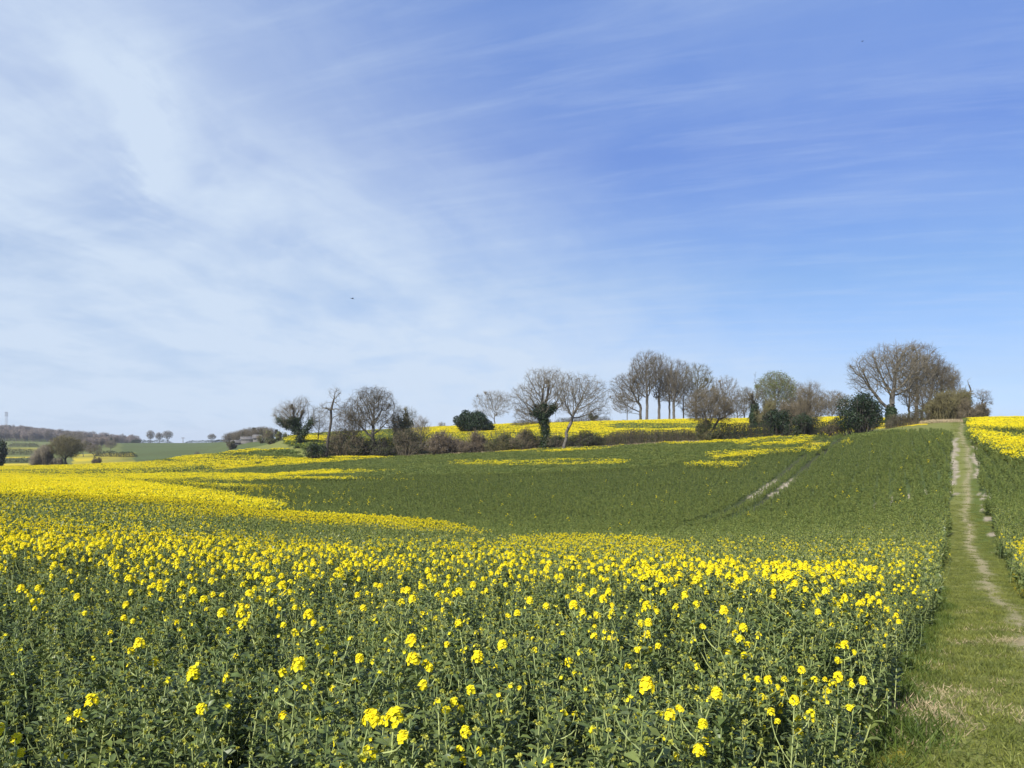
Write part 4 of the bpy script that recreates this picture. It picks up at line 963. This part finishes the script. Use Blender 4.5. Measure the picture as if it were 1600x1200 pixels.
bush('shrub', 'large olive-tan bush under the narrow pale tree at the right of the clump', spot(1480, 126), met(62, 126), met(44, 126), 78, 'spring', 'twig_olive', 500, .16, 320, lumps=9, twiggy=2.0)
P_ = spot(1508, 131); h = met(62, 131) + hid(131)
tree('dead_tree', 'broken dead tree with a jagged top and an ivy clump on its trunk', P_, h, [(.06, .84, .05, .15), (.16, .62, .08, .1), (-.06, .6, .06, .12)], .62, .22, 79, lean=(.05, 0), n_attr=60, twig='twig_pale', bark='bark', ivy=.55, ivy_size=.4, crook=.03, twig_n=1, cat='dead tree')
P_ = spot(1524, 131); h = met(44, 131) + hid(131)
tree('bare_tree', 'small gnarled tree leaning right at the crest, last before the yellow right-hand field', P_, h, [(.22, .78, .22, .18), (.36, .6, .16, .16)], .40, .14, 80, lean=(.12, 0), n_attr=150, twig='twig_pale', bark='bark_dark', twig_l=.09)
bush('shrub', 'low grey-brown bush on the crest at the right end of the clump', spot(1530, 129), met(40, 129), met(20, 129), 81, 'scrub', 'twig', 250, .14, 200, lumps=6, twiggy=1.8)
bush('shrub', 'rounded grey-brown bush left of the low crest bush, by the grass track', spot(1505, 124), met(36, 124), met(26, 124), 82, 'scrub', 'twig_tan', 300, .14, 200, lumps=6, twiggy=1.8)
hedge('hedge', 'low clipped brown hedge on the grass behind the biggest oak', [(1385, 122), (1415, 123), (1450, 122)], met(12, 122), 1.4, 83, 'scrub', 'twig', 1600, 420, ragged=.15)
# scrub and hedge runs along the top of the green slope
hedge('hedge', 'thick brown-green overgrown hedge behind the scrub from the crooked tree to the blackthorns', [(500, 145), (580, 151), (690, 148)], 2.6, 2.6, 105, 'scrub', 'twig', 9000, 900, ls=.2, ragged=.3)
hedge('hedge', 'overgrown olive-brown hedge run from the blackthorns to the ivy-wrapped oak', [(684, 148), (770, 144), (850, 140)], 1.9, 2.4, 106, 'scrub', 'twig_olive', 8000, 800, ls=.18, ragged=.3)
hedge('hedge', 'dark green hedge run beneath the oak pair', [(846, 139), (890, 137), (944, 135)], 1.5, 2.2, 107, 'scrub', 'bark_dark', 5500, 500, ls=.18, ragged=.25)
bush('evergreen_bush', 'dark ivy-leaved bush at the foot of the slender crooked tree', spot(494, 139.5), met(36, 139), met(24, 139), 91, 'ivy', 'bark_dark', 3600, .22, 40, lumps=9)
bush('shrub', 'brownish bramble scrub between the slender crooked tree and the domed tree', spot(540, 146), met(60, 146), met(36, 146), 92, 'scrub', 'twig_tan', 3200, .19, 200, lumps=10, wy=4)
bush('shrub', 'dark green scrub around the foot of the domed tree', spot(588, 147), met(52, 147), met(28, 147), 93, 'scrub', 'bark_dark', 3800, .19, 120, lumps=9, wy=3.5)
bush('shrub', 'brown-green thorny scrub below the olive-ivied tree', spot(636, 147), met(62, 147), met(34, 147), 94, 'scrub', 'twig', 3800, .19, 200, lumps=10, wy=3.5)
bush('blackthorn', 'pinkish-grey blackthorn in faded blossom, widest pale bush of the hedge', spot(694, 145), met(62, 145), met(32, 145), 95, 'blossom', 'twig_red', 1500, .15, 260, lumps=11, wy=3.5, twiggy=1.4)
bush('blackthorn', 'smaller mauve-brown blackthorn right of the widest pale bush', spot(740, 143), met(48, 143), met(28, 143), 96, 'blossom', 'twig_red', 750, .14, 240, lumps=9, wy=3.2, twiggy=1.5)
bush('shrub', 'yellow-green bramble patch in the hedge left of the ivy-wrapped oak', spot(780, 141), met(46, 141), met(30, 141), 97, 'scrub', 'twig_olive', 3200, .18, 160, lumps=9, wy=3)
bush('shrub', 'brown bramble scrub touching the left side of the ivy-wrapped oak', spot(822, 139), met(50, 139), met(26, 139), 98, 'scrub', 'twig_tan', 2200, .17, 220, lumps=9, wy=3)
bush('shrub', 'dark nettly scrub between the two oak trunks', spot(868, 136), met(40, 136), met(20, 136), 99, 'ivy', 'twig', 2200, .18, 90, lumps=7, wy=2.5)
bush('shrub', 'dark green bramble mound right of the spreading oak trunk', spot(912, 134), met(54, 134), met(22, 134), 100, 'scrub', 'bark_dark', 3600, .17, 120, lumps=9, wy=2.5)
hedge('hedge', 'long clipped russet-brown hedge at the top of the green slope, left of the hawthorn', [(936, 134), (1010, 132), (1092, 129)], met(16, 131), 2.2, 101, 'scrub', 'twig', 7000, 1300, ragged=.22)
bush('shrub', 'fresh green bush at the foot of the brown hawthorn', spot(1106, 127), met(40, 127), met(26, 127), 102, 'scrub', 'twig_olive', 3600, .17, 100, lumps=8, wy=2.5)
hedge('hedge', 'low dark bramble hedge between the hawthorn and the evergreen bush', [(1120, 127.5), (1160, 126.5), (1206, 125.5)], met(19, 126), 2.0, 103, 'ivy', 'bark_dark', 5600, 420, ragged=.25)
hedge('hedge', 'low dark hedge stretch between the evergreen bush and the big holly', [(1232, 124), (1270, 122.5), (1318, 119.5)], met(17, 122), 1.8, 104, 'ivy', 'bark_dark', 4200, 300, ragged=.25)

# the far left valley
P_ = spot(-8, 255); bush('evergreen_bush', 'dark leafy tree cut by the left edge of the photo', P_, met(36, 255), met(52, 255), 111, 'holly', 'bark_dark', 6000, .6, 60, lumps=10, cat='tree', twiggy=.5)
P_ = spot(103, 274); h = met(50, 274) + hid(274)
tree('willow_tree', 'olive-brown rounded tree with a thick dark trunk alone in the left valley', P_, h, [(-.05, .62, .46, .36), (.1, .6, .4, .34)], .22, .34, 112, n_attr=760, twig='twig_olive', bark='bark_dark', twig_n=4, twig_l=.08, twig_r=.016)
P_ = spot(68, 272); bush('shrub', 'grey many-stemmed bush left of the olive-brown valley tree', P_, met(28, 272), met(32, 272), 113, 'scrub', 'twig_pale', 100, .2, 300, lumps=6, twiggy=1.8)
P_ = spot(93, 272); bush('shrub', 'small grey bush right under the olive-brown valley tree', P_, met(16, 272), met(17, 272), 114, 'scrub', 'twig_pale', 60, .2, 120, lumps=5, twiggy=1.6)
P_ = spot(152, 274); bush('shrub', 'small round brown bush in the yellow strip right of the olive-brown valley tree', P_, met(16, 274), met(13, 274), 115, 'scrub', 'twig', 160, .3, 120, lumps=5, twiggy=1.6)
for px, Y_, hp, wv, sd, lab, tw in ((147, 430, 24, .5, 116, 'grey bare tree behind the valley, right of the olive-brown tree', 'twig'), (173, 560, 18, .5, 117, 'small grey tree before the distant green field', 'twig_pale'), (115, 620, 30, .62, 118, 'flat-crowned pale tree topping the ridge behind the olive-brown tree', 'twig_pale'), (130, 470, 26, .5, 119, 'brownish bare tree close behind the olive-brown valley tree', 'twig_olive'), (334 - 26, 330, 9, .5, 120, 'tiny bare tree low on the distant green slope', 'twig_pale')):
    P_ = spot(px, Y_); h = met(hp, Y_); tree('bare_tree', lab, P_, h, [(0, .62, wv, .36)], .22, h * .02, sd, n_attr=260, twig=tw, twig_l=.09, twig_r=.03, tip_r=.02)
for k, (px, hp, wv, lab) in enumerate(((235, 20, .32, 'leftmost of three rounded trees on the distant green skyline'), (249, 17, .36, 'middle and lowest of the three rounded trees on the distant skyline'), (262, 20, .4, 'rightmost and widest of three rounded trees on the distant skyline'), (331, 14, .48, 'lone umbrella-shaped tree on the distant green skyline'))):
    P_ = spot(px, 850); h = met(hp, 850); tree('bare_tree', lab, P_, h, [(0, .64, wv, .35)], .25, h * .022, 130 + k, n_attr=420, twig='twig', bark='bark_dark', twig_n=3, twig_l=.08, twig_r=.03, tip_r=.02)
hedge('hedge', 'dark hedge line edging the distant green field at the left', [(150, 470), (180, 455), (212, 440)], 3.2, 3, 141, 'ivy', 'twig', 1500, 500, ls=.5)
hedge('hedge', 'thin dark hedge across the left valley fields, lower one', [(-20, 420), (20, 410), (62, 402)], 2.6, 3, 142, 'ivy', 'twig', 1200, 300, ls=.5)
hedge('hedge', 'brown hedge between the left valley fields, middle one', [(-10, 540), (25, 535), (58, 525)], 4.0, 4, 143, 'scrub', 'twig', 900, 400, ls=.6)
hedge('hedge', 'dark hedge under the wooded hill at the left, highest one', [(14, 760), (40, 745), (60, 735)], 3.5, 4, 144, 'scrub', 'twig', 700, 400, ls=.7)
hedge('hedge', 'dark low hedge on the distant skyline below the three rounded trees', [(205, 870), (222, 868), (268, 860)], 3.5, 4, 145, 'ivy', 'twig', 1200, 500, ls=.8)
hedge('hedge', 'thin dark hedge on the distant skyline near the lone umbrella-shaped tree', [(290, 858), (330, 856), (352, 852)], 2.6, 4, 146, 'ivy', 'twig', 1000, 400, ls=.8)

# woods far off: one mass of crowns each
def far_crown(seed, H, needle=False):
    r = np.random.default_rng(seed); g_ = Geo(); n = 420
    d = unit(r.normal(size=(n, 3))) * (r.random((n, 1)) ** .4); p = d * np.array([.36, .36, .40]) * H; p[:, 2] += .58 * H
    if needle: p[:, :2] *= np.clip(1.25 - p[:, 2:3] / H, .15, 1)
    e = unit(d * .6 + rdir(r, n, .3)); cones(g_, p - e * H * .06, p + e * H * .10, H * .011)
    tubes(g_, np.array([[0, 0, -1.]]), np.array([[0, 0, .7 * H]]), H * .025, H * .01, 5, 0)
    k = np.arange(0, n, 3); tubes(g_, np.repeat([[0, 0, .35 * H]], len(k), 0), p[k], H * .010, H * .004, 3)
    return g_.mesh('far_crown', [M['pine' if needle else 'wood_far']])
CR = [far_crown(700 + i, 15 + i % 3) for i in range(6)] + [far_crown(720 + i, 16, True) for i in range(2)]
wood_src = source_collection('wood_source', CR)
def wood(name, label, region, step, pine=.03, smin=.8, smax=1.2):
    pl_ = []
    px0, px1, ya, yb = region[:4]; Xl = []; Yl = []
    for Y_ in np.arange(ya, yb, step):
        xs = np.arange((px0 - CX) / F * Y_, (px1 - CX) / F * Y_, step); Xl.append(xs); Yl.append(np.full(len(xs), Y_))
    X_ = np.concatenate(Xl) + RNG.uniform(-.5, .5, sum(map(len, Xl))) * step; Y_ = np.concatenate(Yl) + RNG.uniform(-.5, .5, len(X_)) * step
    keep = region[4](CX + F * X_ / Y_, Y_); X_, Y_ = X_[keep], Y_[keep]; n = len(X_); s = RNG.uniform(smin, smax, n)
    scatter(name, label, 'wood', np.stack([X_, Y_, ground(X_, Y_)], 1), np.stack([np.zeros(n), np.zeros(n), RNG.uniform(0, 6.28, n)], 1), np.stack([s, s, s], 1), np.where(RNG.random(n) < pine, 6 + RNG.integers(0, 2, n), RNG.integers(0, 6, n)), wood_src)
wood('distant_wood', 'bare grey-brown wood covering the distant hill at the far left', (-260, 235, 1020, 1720, lambda px, Y_: (Y_ > 1020 + np.clip(px - 60, 0, 400) * 1.0) & (Y_ < 1700) & (px < 216) & ((px < 120) | (Y_ < 1250))), 13, .04)
wood('hillside_wood', 'grey bare wood on the lower slope right of the olive-brown valley tree', (95, 178, 560, 900, lambda px, Y_: Y_ > 560 + np.abs(px - 130) * 3), 9, .02, .35, .58)
for k in range(22):
    px = 354 + k * 3.3 + RNG.uniform(-1.5, 1.5); Y_ = 430 + RNG.uniform(0, 60); P_ = spot(px, Y_); h = met(RNG.uniform(19, 24), Y_)
    tree('bare_tree', 'bare brown tree in the small wood behind the grey barns', P_, h, [(0, .58, .36, .38)], .2, h * .022, 160 + k, n_attr=260, twig=('twig', 'twig_tan', 'twig_pale')[k % 3], twig_l=.09, twig_r=.022, tip_r=.016, group='bare trees of the farm wood')
def pine(label, px, Y_, hp, seed):
    P_ = spot(px, Y_); h = met(hp, Y_); r = np.random.default_rng(seed); gt, gl = Geo(), Geo(); tubes(gt, [[0, 0, -.3]], [[0, 0, h * .95]], h * .02, h * .006, 6)
    n = 900; zz = h * (.35 + .65 * r.random(n) ** .8); a = r.uniform(0, 6.28, n); rr = h * .24 * np.clip(1.15 - zz / h, .05, 1) ** .7 * (.3 + .7 * r.random(n))
    p = np.stack([np.cos(a) * rr, np.sin(a) * rr, zz], 1); d = unit(np.stack([np.cos(a), np.sin(a), r.normal(.1, .3, n)], 1)); leafs(gl, p, d, rdir(r, n), h * .08, h * .05)
    k = np.arange(0, n, 8); tubes(gt, np.stack([0 * zz[k], 0 * zz[k], zz[k] - .05 * h], 1), p[k], h * .006, h * .003, 3)
    o = tag(link('pine_tree', None, loc=P_), label, 'tree'); link('trunk', gt.mesh('trunk', [M['bark_dark']]), o); link('crown', gl.mesh('crown', [M['pine']]), o)
pine('dark pine at the left end of the small wood behind the barns', 381, 445, 17, 181)
pine('tallest dark pine rising from the middle of the small wood behind the barns', 397, 450, 21, 182)
pine('dark pine near the farm house end of the small wood', 407, 455, 17, 183)
pine('rounded dark pine farthest right of the farm wood, beside the ivy-smothered tree', 432, 470, 17, 184)
for px, Y_, wp, hp, lm, tw, lab, sd in ((438, 300, 18, 13, 'spring', 'twig_olive', 'olive-green rounded bush right of the small grey farm house', 151), (414, 330, 26, 20, 'spring', 'twig_tan', 'tan willowy bush beside the small grey farm house', 152), (450, 215, 30, 9, 'scrub', 'twig_tan', 'low brown scrub on the pale bank left of the ivy-smothered tree', 153), (362, 330, 14, 12, 'scrub', 'twig', 'small dark bush at the left end of the grey barns', 154), (424, 260, 26, 8, 'scrub', 'twig_tan', 'thin brown scrub along the field edge below the farm house', 155)):
    bush('shrub', lab, spot(px, Y_), met(wp, Y_), met(hp, Y_), sd, lm, tw, 700, .4, 160, lumps=6, twiggy=1.6)

# ------------------------------------------------------------------ buildings, mast, poles, birds
def barn(name, label, px, Y_, Wd, Dp, eave, ridge, roofm, wallm, cat, windows=0):
    x, y, z = spot(px, Y_); o = tag(link(name, None, loc=(x, y, z)), label, cat); o.rotation_euler = (0, 0, .25)
    g_ = Geo(); a, b = Wd / 2, Dp / 2
    v = [(-a, -b, -.5), (a, -b, -.5), (a, b, -.5), (-a, b, -.5), (-a, -b, eave), (a, -b, eave), (a, b, eave), (-a, b, eave), (-a, 0, ridge - .1), (a, 0, ridge - .1)]
    g_.add(v, tris=[(4, 8, 7), (5, 6, 9)], quads=[(0, 1, 5, 4), (1, 2, 6, 5), (2, 3, 7, 6), (3, 0, 4, 7)]); link('wall', g_.mesh('wall', [M[wallm]]), o)
    g_ = Geo(); c_ = a + .4; e_ = b + .4; zl = eave - .25
    for s in (-1, 1):
        v = [(-c_, s * e_, zl), (c_, s * e_, zl), (c_, 0, ridge), (-c_, 0, ridge)]; v += [(p[0], p[1], p[2] + .15) for p in v]
        g_.add(v, quads=[(0, 1, 2, 3), (4, 5, 6, 7), (0, 1, 5, 4), (1, 2, 6, 5), (3, 0, 4, 7)])
    link('roof', g_.mesh('roof', [M[roofm]]), o)
    for k in range(windows):
        g_ = Geo(); xx = -a + Wd * (k + .5) / windows
        g_.add([(xx - .5, -b - .03, 1.0), (xx + .5, -b - .03, 1.0), (xx + .5, -b - .03, 2.1), (xx - .5, -b - .03, 2.1)], quads=[(0, 1, 2, 3)]); link('window', g_.mesh('window', [M['glass']]), o)
    return o
barn('barn', 'long low grey barn before the brown farm wood', 388, 400, 7, 5, 1.9, 3.0, 'slate', 'wallw', 'barn')
barn('barn', 'smaller dark barn at the left end of the farm wood', 371, 402, 6, 4, 1.6, 2.6, 'slate', 'walld', 'barn')
barn('farm_house', 'small grey farm house with a dark gable right of the barns', 402, 395, 4.0, 4, 1.9, 3.4, 'slate', 'wallw', 'house', 2)
barn('brick_house', 'red-brick house half hidden behind the trees above the yellow field', 1192, 250, 7, 5, 1.8, 3.0, 'bark', 'brick', 'house', 3)

x, y, z = spot(10, 1540); o = tag(link('lattice_mast', None, loc=(x, y, z)), 'grey lattice mast rising above the wooded hill at the far left', 'mast')
g_ = Geo(); Hm = 34 * 1540 / F; hw = 2.4
for sx, sy in ((-1, -1), (1, -1), (1, 1), (-1, 1)): tubes(g_, [[sx * hw, sy * hw, 0]], [[sx * hw * .5, sy * hw * .5, Hm]], .26, .18, 4)
for k in range(12):
    s0, s1 = k / 12, (k + 1) / 12; f0, f1 = hw * (1 - .5 * s0), hw * (1 - .5 * s1)
    for a, b in (((-1, -1), (1, -1)), ((1, -1), (1, 1)), ((1, 1), (-1, 1)), ((-1, 1), (-1, -1))):
        tubes(g_, [[a[0] * f0, a[1] * f0, Hm * s0]], [[b[0] * f1, b[1] * f1, Hm * s1]], .11, .11, 3)
link('tower', g_.mesh('tower', [M['steel']]), o)
for zz in (.86, .98):
    g_ = Geo()
    for k in range(6):
        a = k * math.pi / 3; tubes(g_, [[math.cos(a) * 2.6, math.sin(a) * 2.6, Hm * zz - 2]], [[math.cos(a) * 2.6, math.sin(a) * 2.6, Hm * zz + 1.6]], .45, .45, 5)
        tubes(g_, [[0, 0, Hm * zz]], [[math.cos(a) * 2.6, math.sin(a) * 2.6, Hm * zz]], .15, .15, 3)
    link('antenna_ring', g_.mesh('antenna_ring', [M['steel']]), o)
for px, Y_, hp, lab in ((213, 880, 12, 'wooden utility pole with a crossarm on the skyline left of the three rounded trees'), (286, 860, 9, 'thin wooden utility pole between the three rounded trees and the lone tree')):
    x, y, z = spot(px, Y_); o = tag(link('utility_pole', None, loc=(x, y, z)), lab, 'utility pole'); hh_ = met(hp, Y_)
    g_ = Geo(); tubes(g_, [[0, 0, -.5]], [[0, 0, hh_]], .32, .24, 6); link('pole', g_.mesh('pole', [M['pole']]), o)
    g_ = Geo(); tubes(g_, [[-2.0, 0, hh_ * .88]], [[2.0, 0, hh_ * .88]], .2, .2, 4); link('crossarm', g_.mesh('crossarm', [M['pole']]), o)
for px, row, Y_, s, lab in ((550.5, 466.5, 70, .34, 'small dark bird hovering in the pale sky left of the middle'), (1347.5, 64.5, 90, .22, 'tiny dark bird high in the blue sky at the upper right')):
    x = (px - CX) / F * Y_; z = (HR - row) / F * Y_
    o = tag(link('bird', None, loc=(x, Y_, z)), lab, 'bird'); o.rotation_euler = (0, .15, .4)
    g_ = Geo(); prof = [(-.5, .01), (-.3, .06), (0, .10), (.2, .085), (.3, .05), (.38, .055), (.45, .03), (.52, .004)]
    for (a, ra), (b, rb) in zip(prof[:-1], prof[1:]): tubes(g_, [[a * s, 0, 0]], [[b * s, 0, 0]], ra * s, rb * s, 8)
    for sd in (-1, 1):
        v = [(.2, .05, .03), (.24, .35, .16), (.10, .75, .12), (-.02, .80, .10), (-.06, .36, .12), (-.14, .05, .02)]
        v = np.array([(a * s, b * s * sd, c * s) for a, b, c in v]); v2 = v - np.array([0, 0, .02 * s])
        g_.add(np.concatenate([v, v2]), quads=[(0, 1, 4, 5), (1, 2, 3, 4), (6, 7, 10, 11), (7, 8, 9, 10), (0, 1, 7, 6), (5, 4, 10, 11)])
    v = np.array([(-.4, -.03, 0), (-.4, .03, 0), (-.66, .09, .01), (-.66, -.09, .01), (-.4, -.03, -.02), (-.4, .03, -.02), (-.66, .09, -.01), (-.66, -.09, -.01)]) * s
    g_.add(v, quads=[(0, 1, 2, 3), (4, 5, 6, 7), (0, 3, 7, 4), (1, 2, 6, 5)])
    link('body', g_.mesh('body', [M['feather']]), o)

# the stray plant at the edge of the path
x, y, z = spot(1479, 22.6)
plant_thing(KINDS[3][1], (x, y, z), 1.0, .72, 'stray rape plant with one yellow head alone on the grass path edge')

# ------------------------------------------------------------------ grass
def tuft(seed, size, n, hmin, hmax, mi, wdt=.006):
    r = np.random.default_rng(seed); g_ = Geo(); p = np.stack([r.uniform(-.5, .5, n) * size, r.uniform(-.5, .5, n) * size, np.full(n, -.01)], 1)
    h_ = r.uniform(hmin, hmax, n); d = rdir(r, n, .75); d[:, 2] = np.abs(d[:, 2]); leafs(g_, p, d, rdir(r, n), h_, wdt, 0)
    return g_.mesh('grass_tuft', [M[mi]])
GT = [tuft(800 + i, .30, 150, .03, .085, 'grass') for i in range(4)] + [tuft(810 + i, .30, 80, .03, .10, 'dry', .005) for i in range(3)] + [tuft(820 + i, .9, 240, .03, .08, 'grass', .014) for i in range(3)] + [tuft(830 + i, .9, 130, .06, .22, 'dry', .016) for i in range(2)] + [tuft(840 + i, .28, 110, .05, .13, 'lush', .006) for i in range(3)] + [tuft(850 + i, .8, 260, .05, .12, 'lush', .014) for i in range(2)]
gp, gs_, gk = [], [], []
def grass_on(y0, y1, step, first, nk):
    X, Y = jitter_grid(y0, y1, step, extra=2.5); L = path_left(Y); R = path_right(Y); k = (X > L - .35) & (X < R + .4)
    X, Y, L, R = X[k], Y[k], L[k], R[k]; Z = ground(X, Y); f = field_masks(X, Y, Z)
    worn = np.exp(-((X - L - 1.15 - .25 * np.sin(Y * .12)) / .26) ** 2); keep = ~f['bare'] & (RNG.random(len(X)) > np.maximum(worn * .9, np.clip((Y - 17) / 50, 0, .5))) & ((Y < 46) | (RNG.random(len(X)) < .5))
    X, Y, Z, L = X[keep], Y[keep], Z[keep], L[keep]
    straw = (fnoise(X, Y, .9, 55) > .64) & (RNG.random(len(X)) < .55) & (Y < 13) | (RNG.random(len(X)) < np.where(Y < 17, .035, .004)) | ((X < L + .32) & (Y > 4.5) & (Y < 7.5) & (fnoise(X, Y, 1.1, 57) > .46))
    gp.append(np.stack([X, Y, Z], 1)); s = RNG.uniform(.7, 1.15, len(X)); gs_.append(np.stack([s, s, s], 1))
    gk.append(np.where(straw, first[1] + RNG.integers(0, nk[1], len(X)), first[0] + RNG.integers(0, nk[0], len(X))))
grass_on(1.0, 17, .17, (0, 4), (4, 3)); grass_on(17, 46, .20, (0, 4), (4, 3)); grass_on(46, 120, .45, (7, 10), (3, 2))
def lush(y0, y1, n, a, b, smin, smax, pick0, k):          # longer, darker grass: along the crop's foot and on the untrodden right half further up
    Y = RNG.uniform(y0, y1, n); X = path_left(Y) + RNG.uniform(a, b, n)
    gp.append(np.stack([X, Y, ground(X, Y)], 1)); s = RNG.uniform(smin, smax, n); gs_.append(np.stack([s, s, s], 1)); gk.append(pick0 + RNG.integers(0, k, n))
lush(2.5, 20, 300, -.30, .10, .7, 1.5, 12, 3)
# rough grass and dead stalks along the foot of the hedge
for y0, dens, first in ((0, 0, 0),):
    pxs = RNG.uniform(640, 1110, 1500); Yh = hedge_y(pxs) + RNG.uniform(.1, 1.6, 1500)
    X = (pxs - CX) / F * Yh; gp.append(np.stack([X, Yh, ground(X, Yh)], 1)); s = RNG.uniform(2.2, 4.2, 1500); gs_.append(np.stack([s * .8, s * .8, s], 1)); gk.append(10 + RNG.integers(0, 2, 1500))
    pxs = RNG.uniform(1130, 1345, 420); Yh = hedge_y(pxs) + RNG.uniform(.1, 1.2, 420)
    X = (pxs - CX) / F * Yh; gp.append(np.stack([X, Yh, ground(X, Yh)], 1)); s = RNG.uniform(1.5, 3, 420); gs_.append(np.stack([s, s, s], 1)); gk.append(7 + RNG.integers(0, 3, 420))
    pxs = RNG.uniform(1450, 1500, 120); Yh = RNG.uniform(119, 124, 120)
    X = (pxs - CX) / F * Yh; gp.append(np.stack([X, Yh, ground(X, Yh)], 1)); s = RNG.uniform(2, 3.2, 120); gs_.append(np.stack([s, s, s], 1)); gk.append(10 + RNG.integers(0, 2, 120))
gp = np.concatenate(gp); n = len(gp)
scatter('path_grass', 'short green and straw-coloured grass on the footpath and along the hedge foot', 'grass', gp, np.stack([np.zeros(n), np.zeros(n), RNG.uniform(0, 6.28, n)], 1), np.concatenate(gs_), np.concatenate(gk), source_collection('grass_source', GT))

# ------------------------------------------------------------------ the spring haze: one box of thin air round everything
m = bpy.data.materials.new('haze_air'); m.use_nodes = True; t = NT(m.node_tree)
pv = t.n('ShaderNodeVolumePrincipled'); pv.inputs['Color'].default_value = (.80, .87, .97, 1); pv.inputs['Density'].default_value = .00012
ho = t.n('ShaderNodeOutputMaterial'); t.link(pv.outputs[0], ho.inputs['Volume'])
g = Geo(); hx, hy0, hy1, hz0, hz1 = 9800, -60, 5400, -64, 52
g.add([(-hx, hy0, hz0), (hx, hy0, hz0), (hx, hy1, hz0), (-hx, hy1, hz0), (-hx, hy0, hz1), (hx, hy0, hz1), (hx, hy1, hz1), (-hx, hy1, hz1)],
      quads=[(0, 3, 2, 1), (4, 5, 6, 7), (0, 1, 5, 4), (1, 2, 6, 5), (2, 3, 7, 6), (3, 0, 4, 7)])
tag(link('haze', g.mesh('haze', [m])), 'thin pale spring haze over the whole valley', 'haze', None, 'stuff')
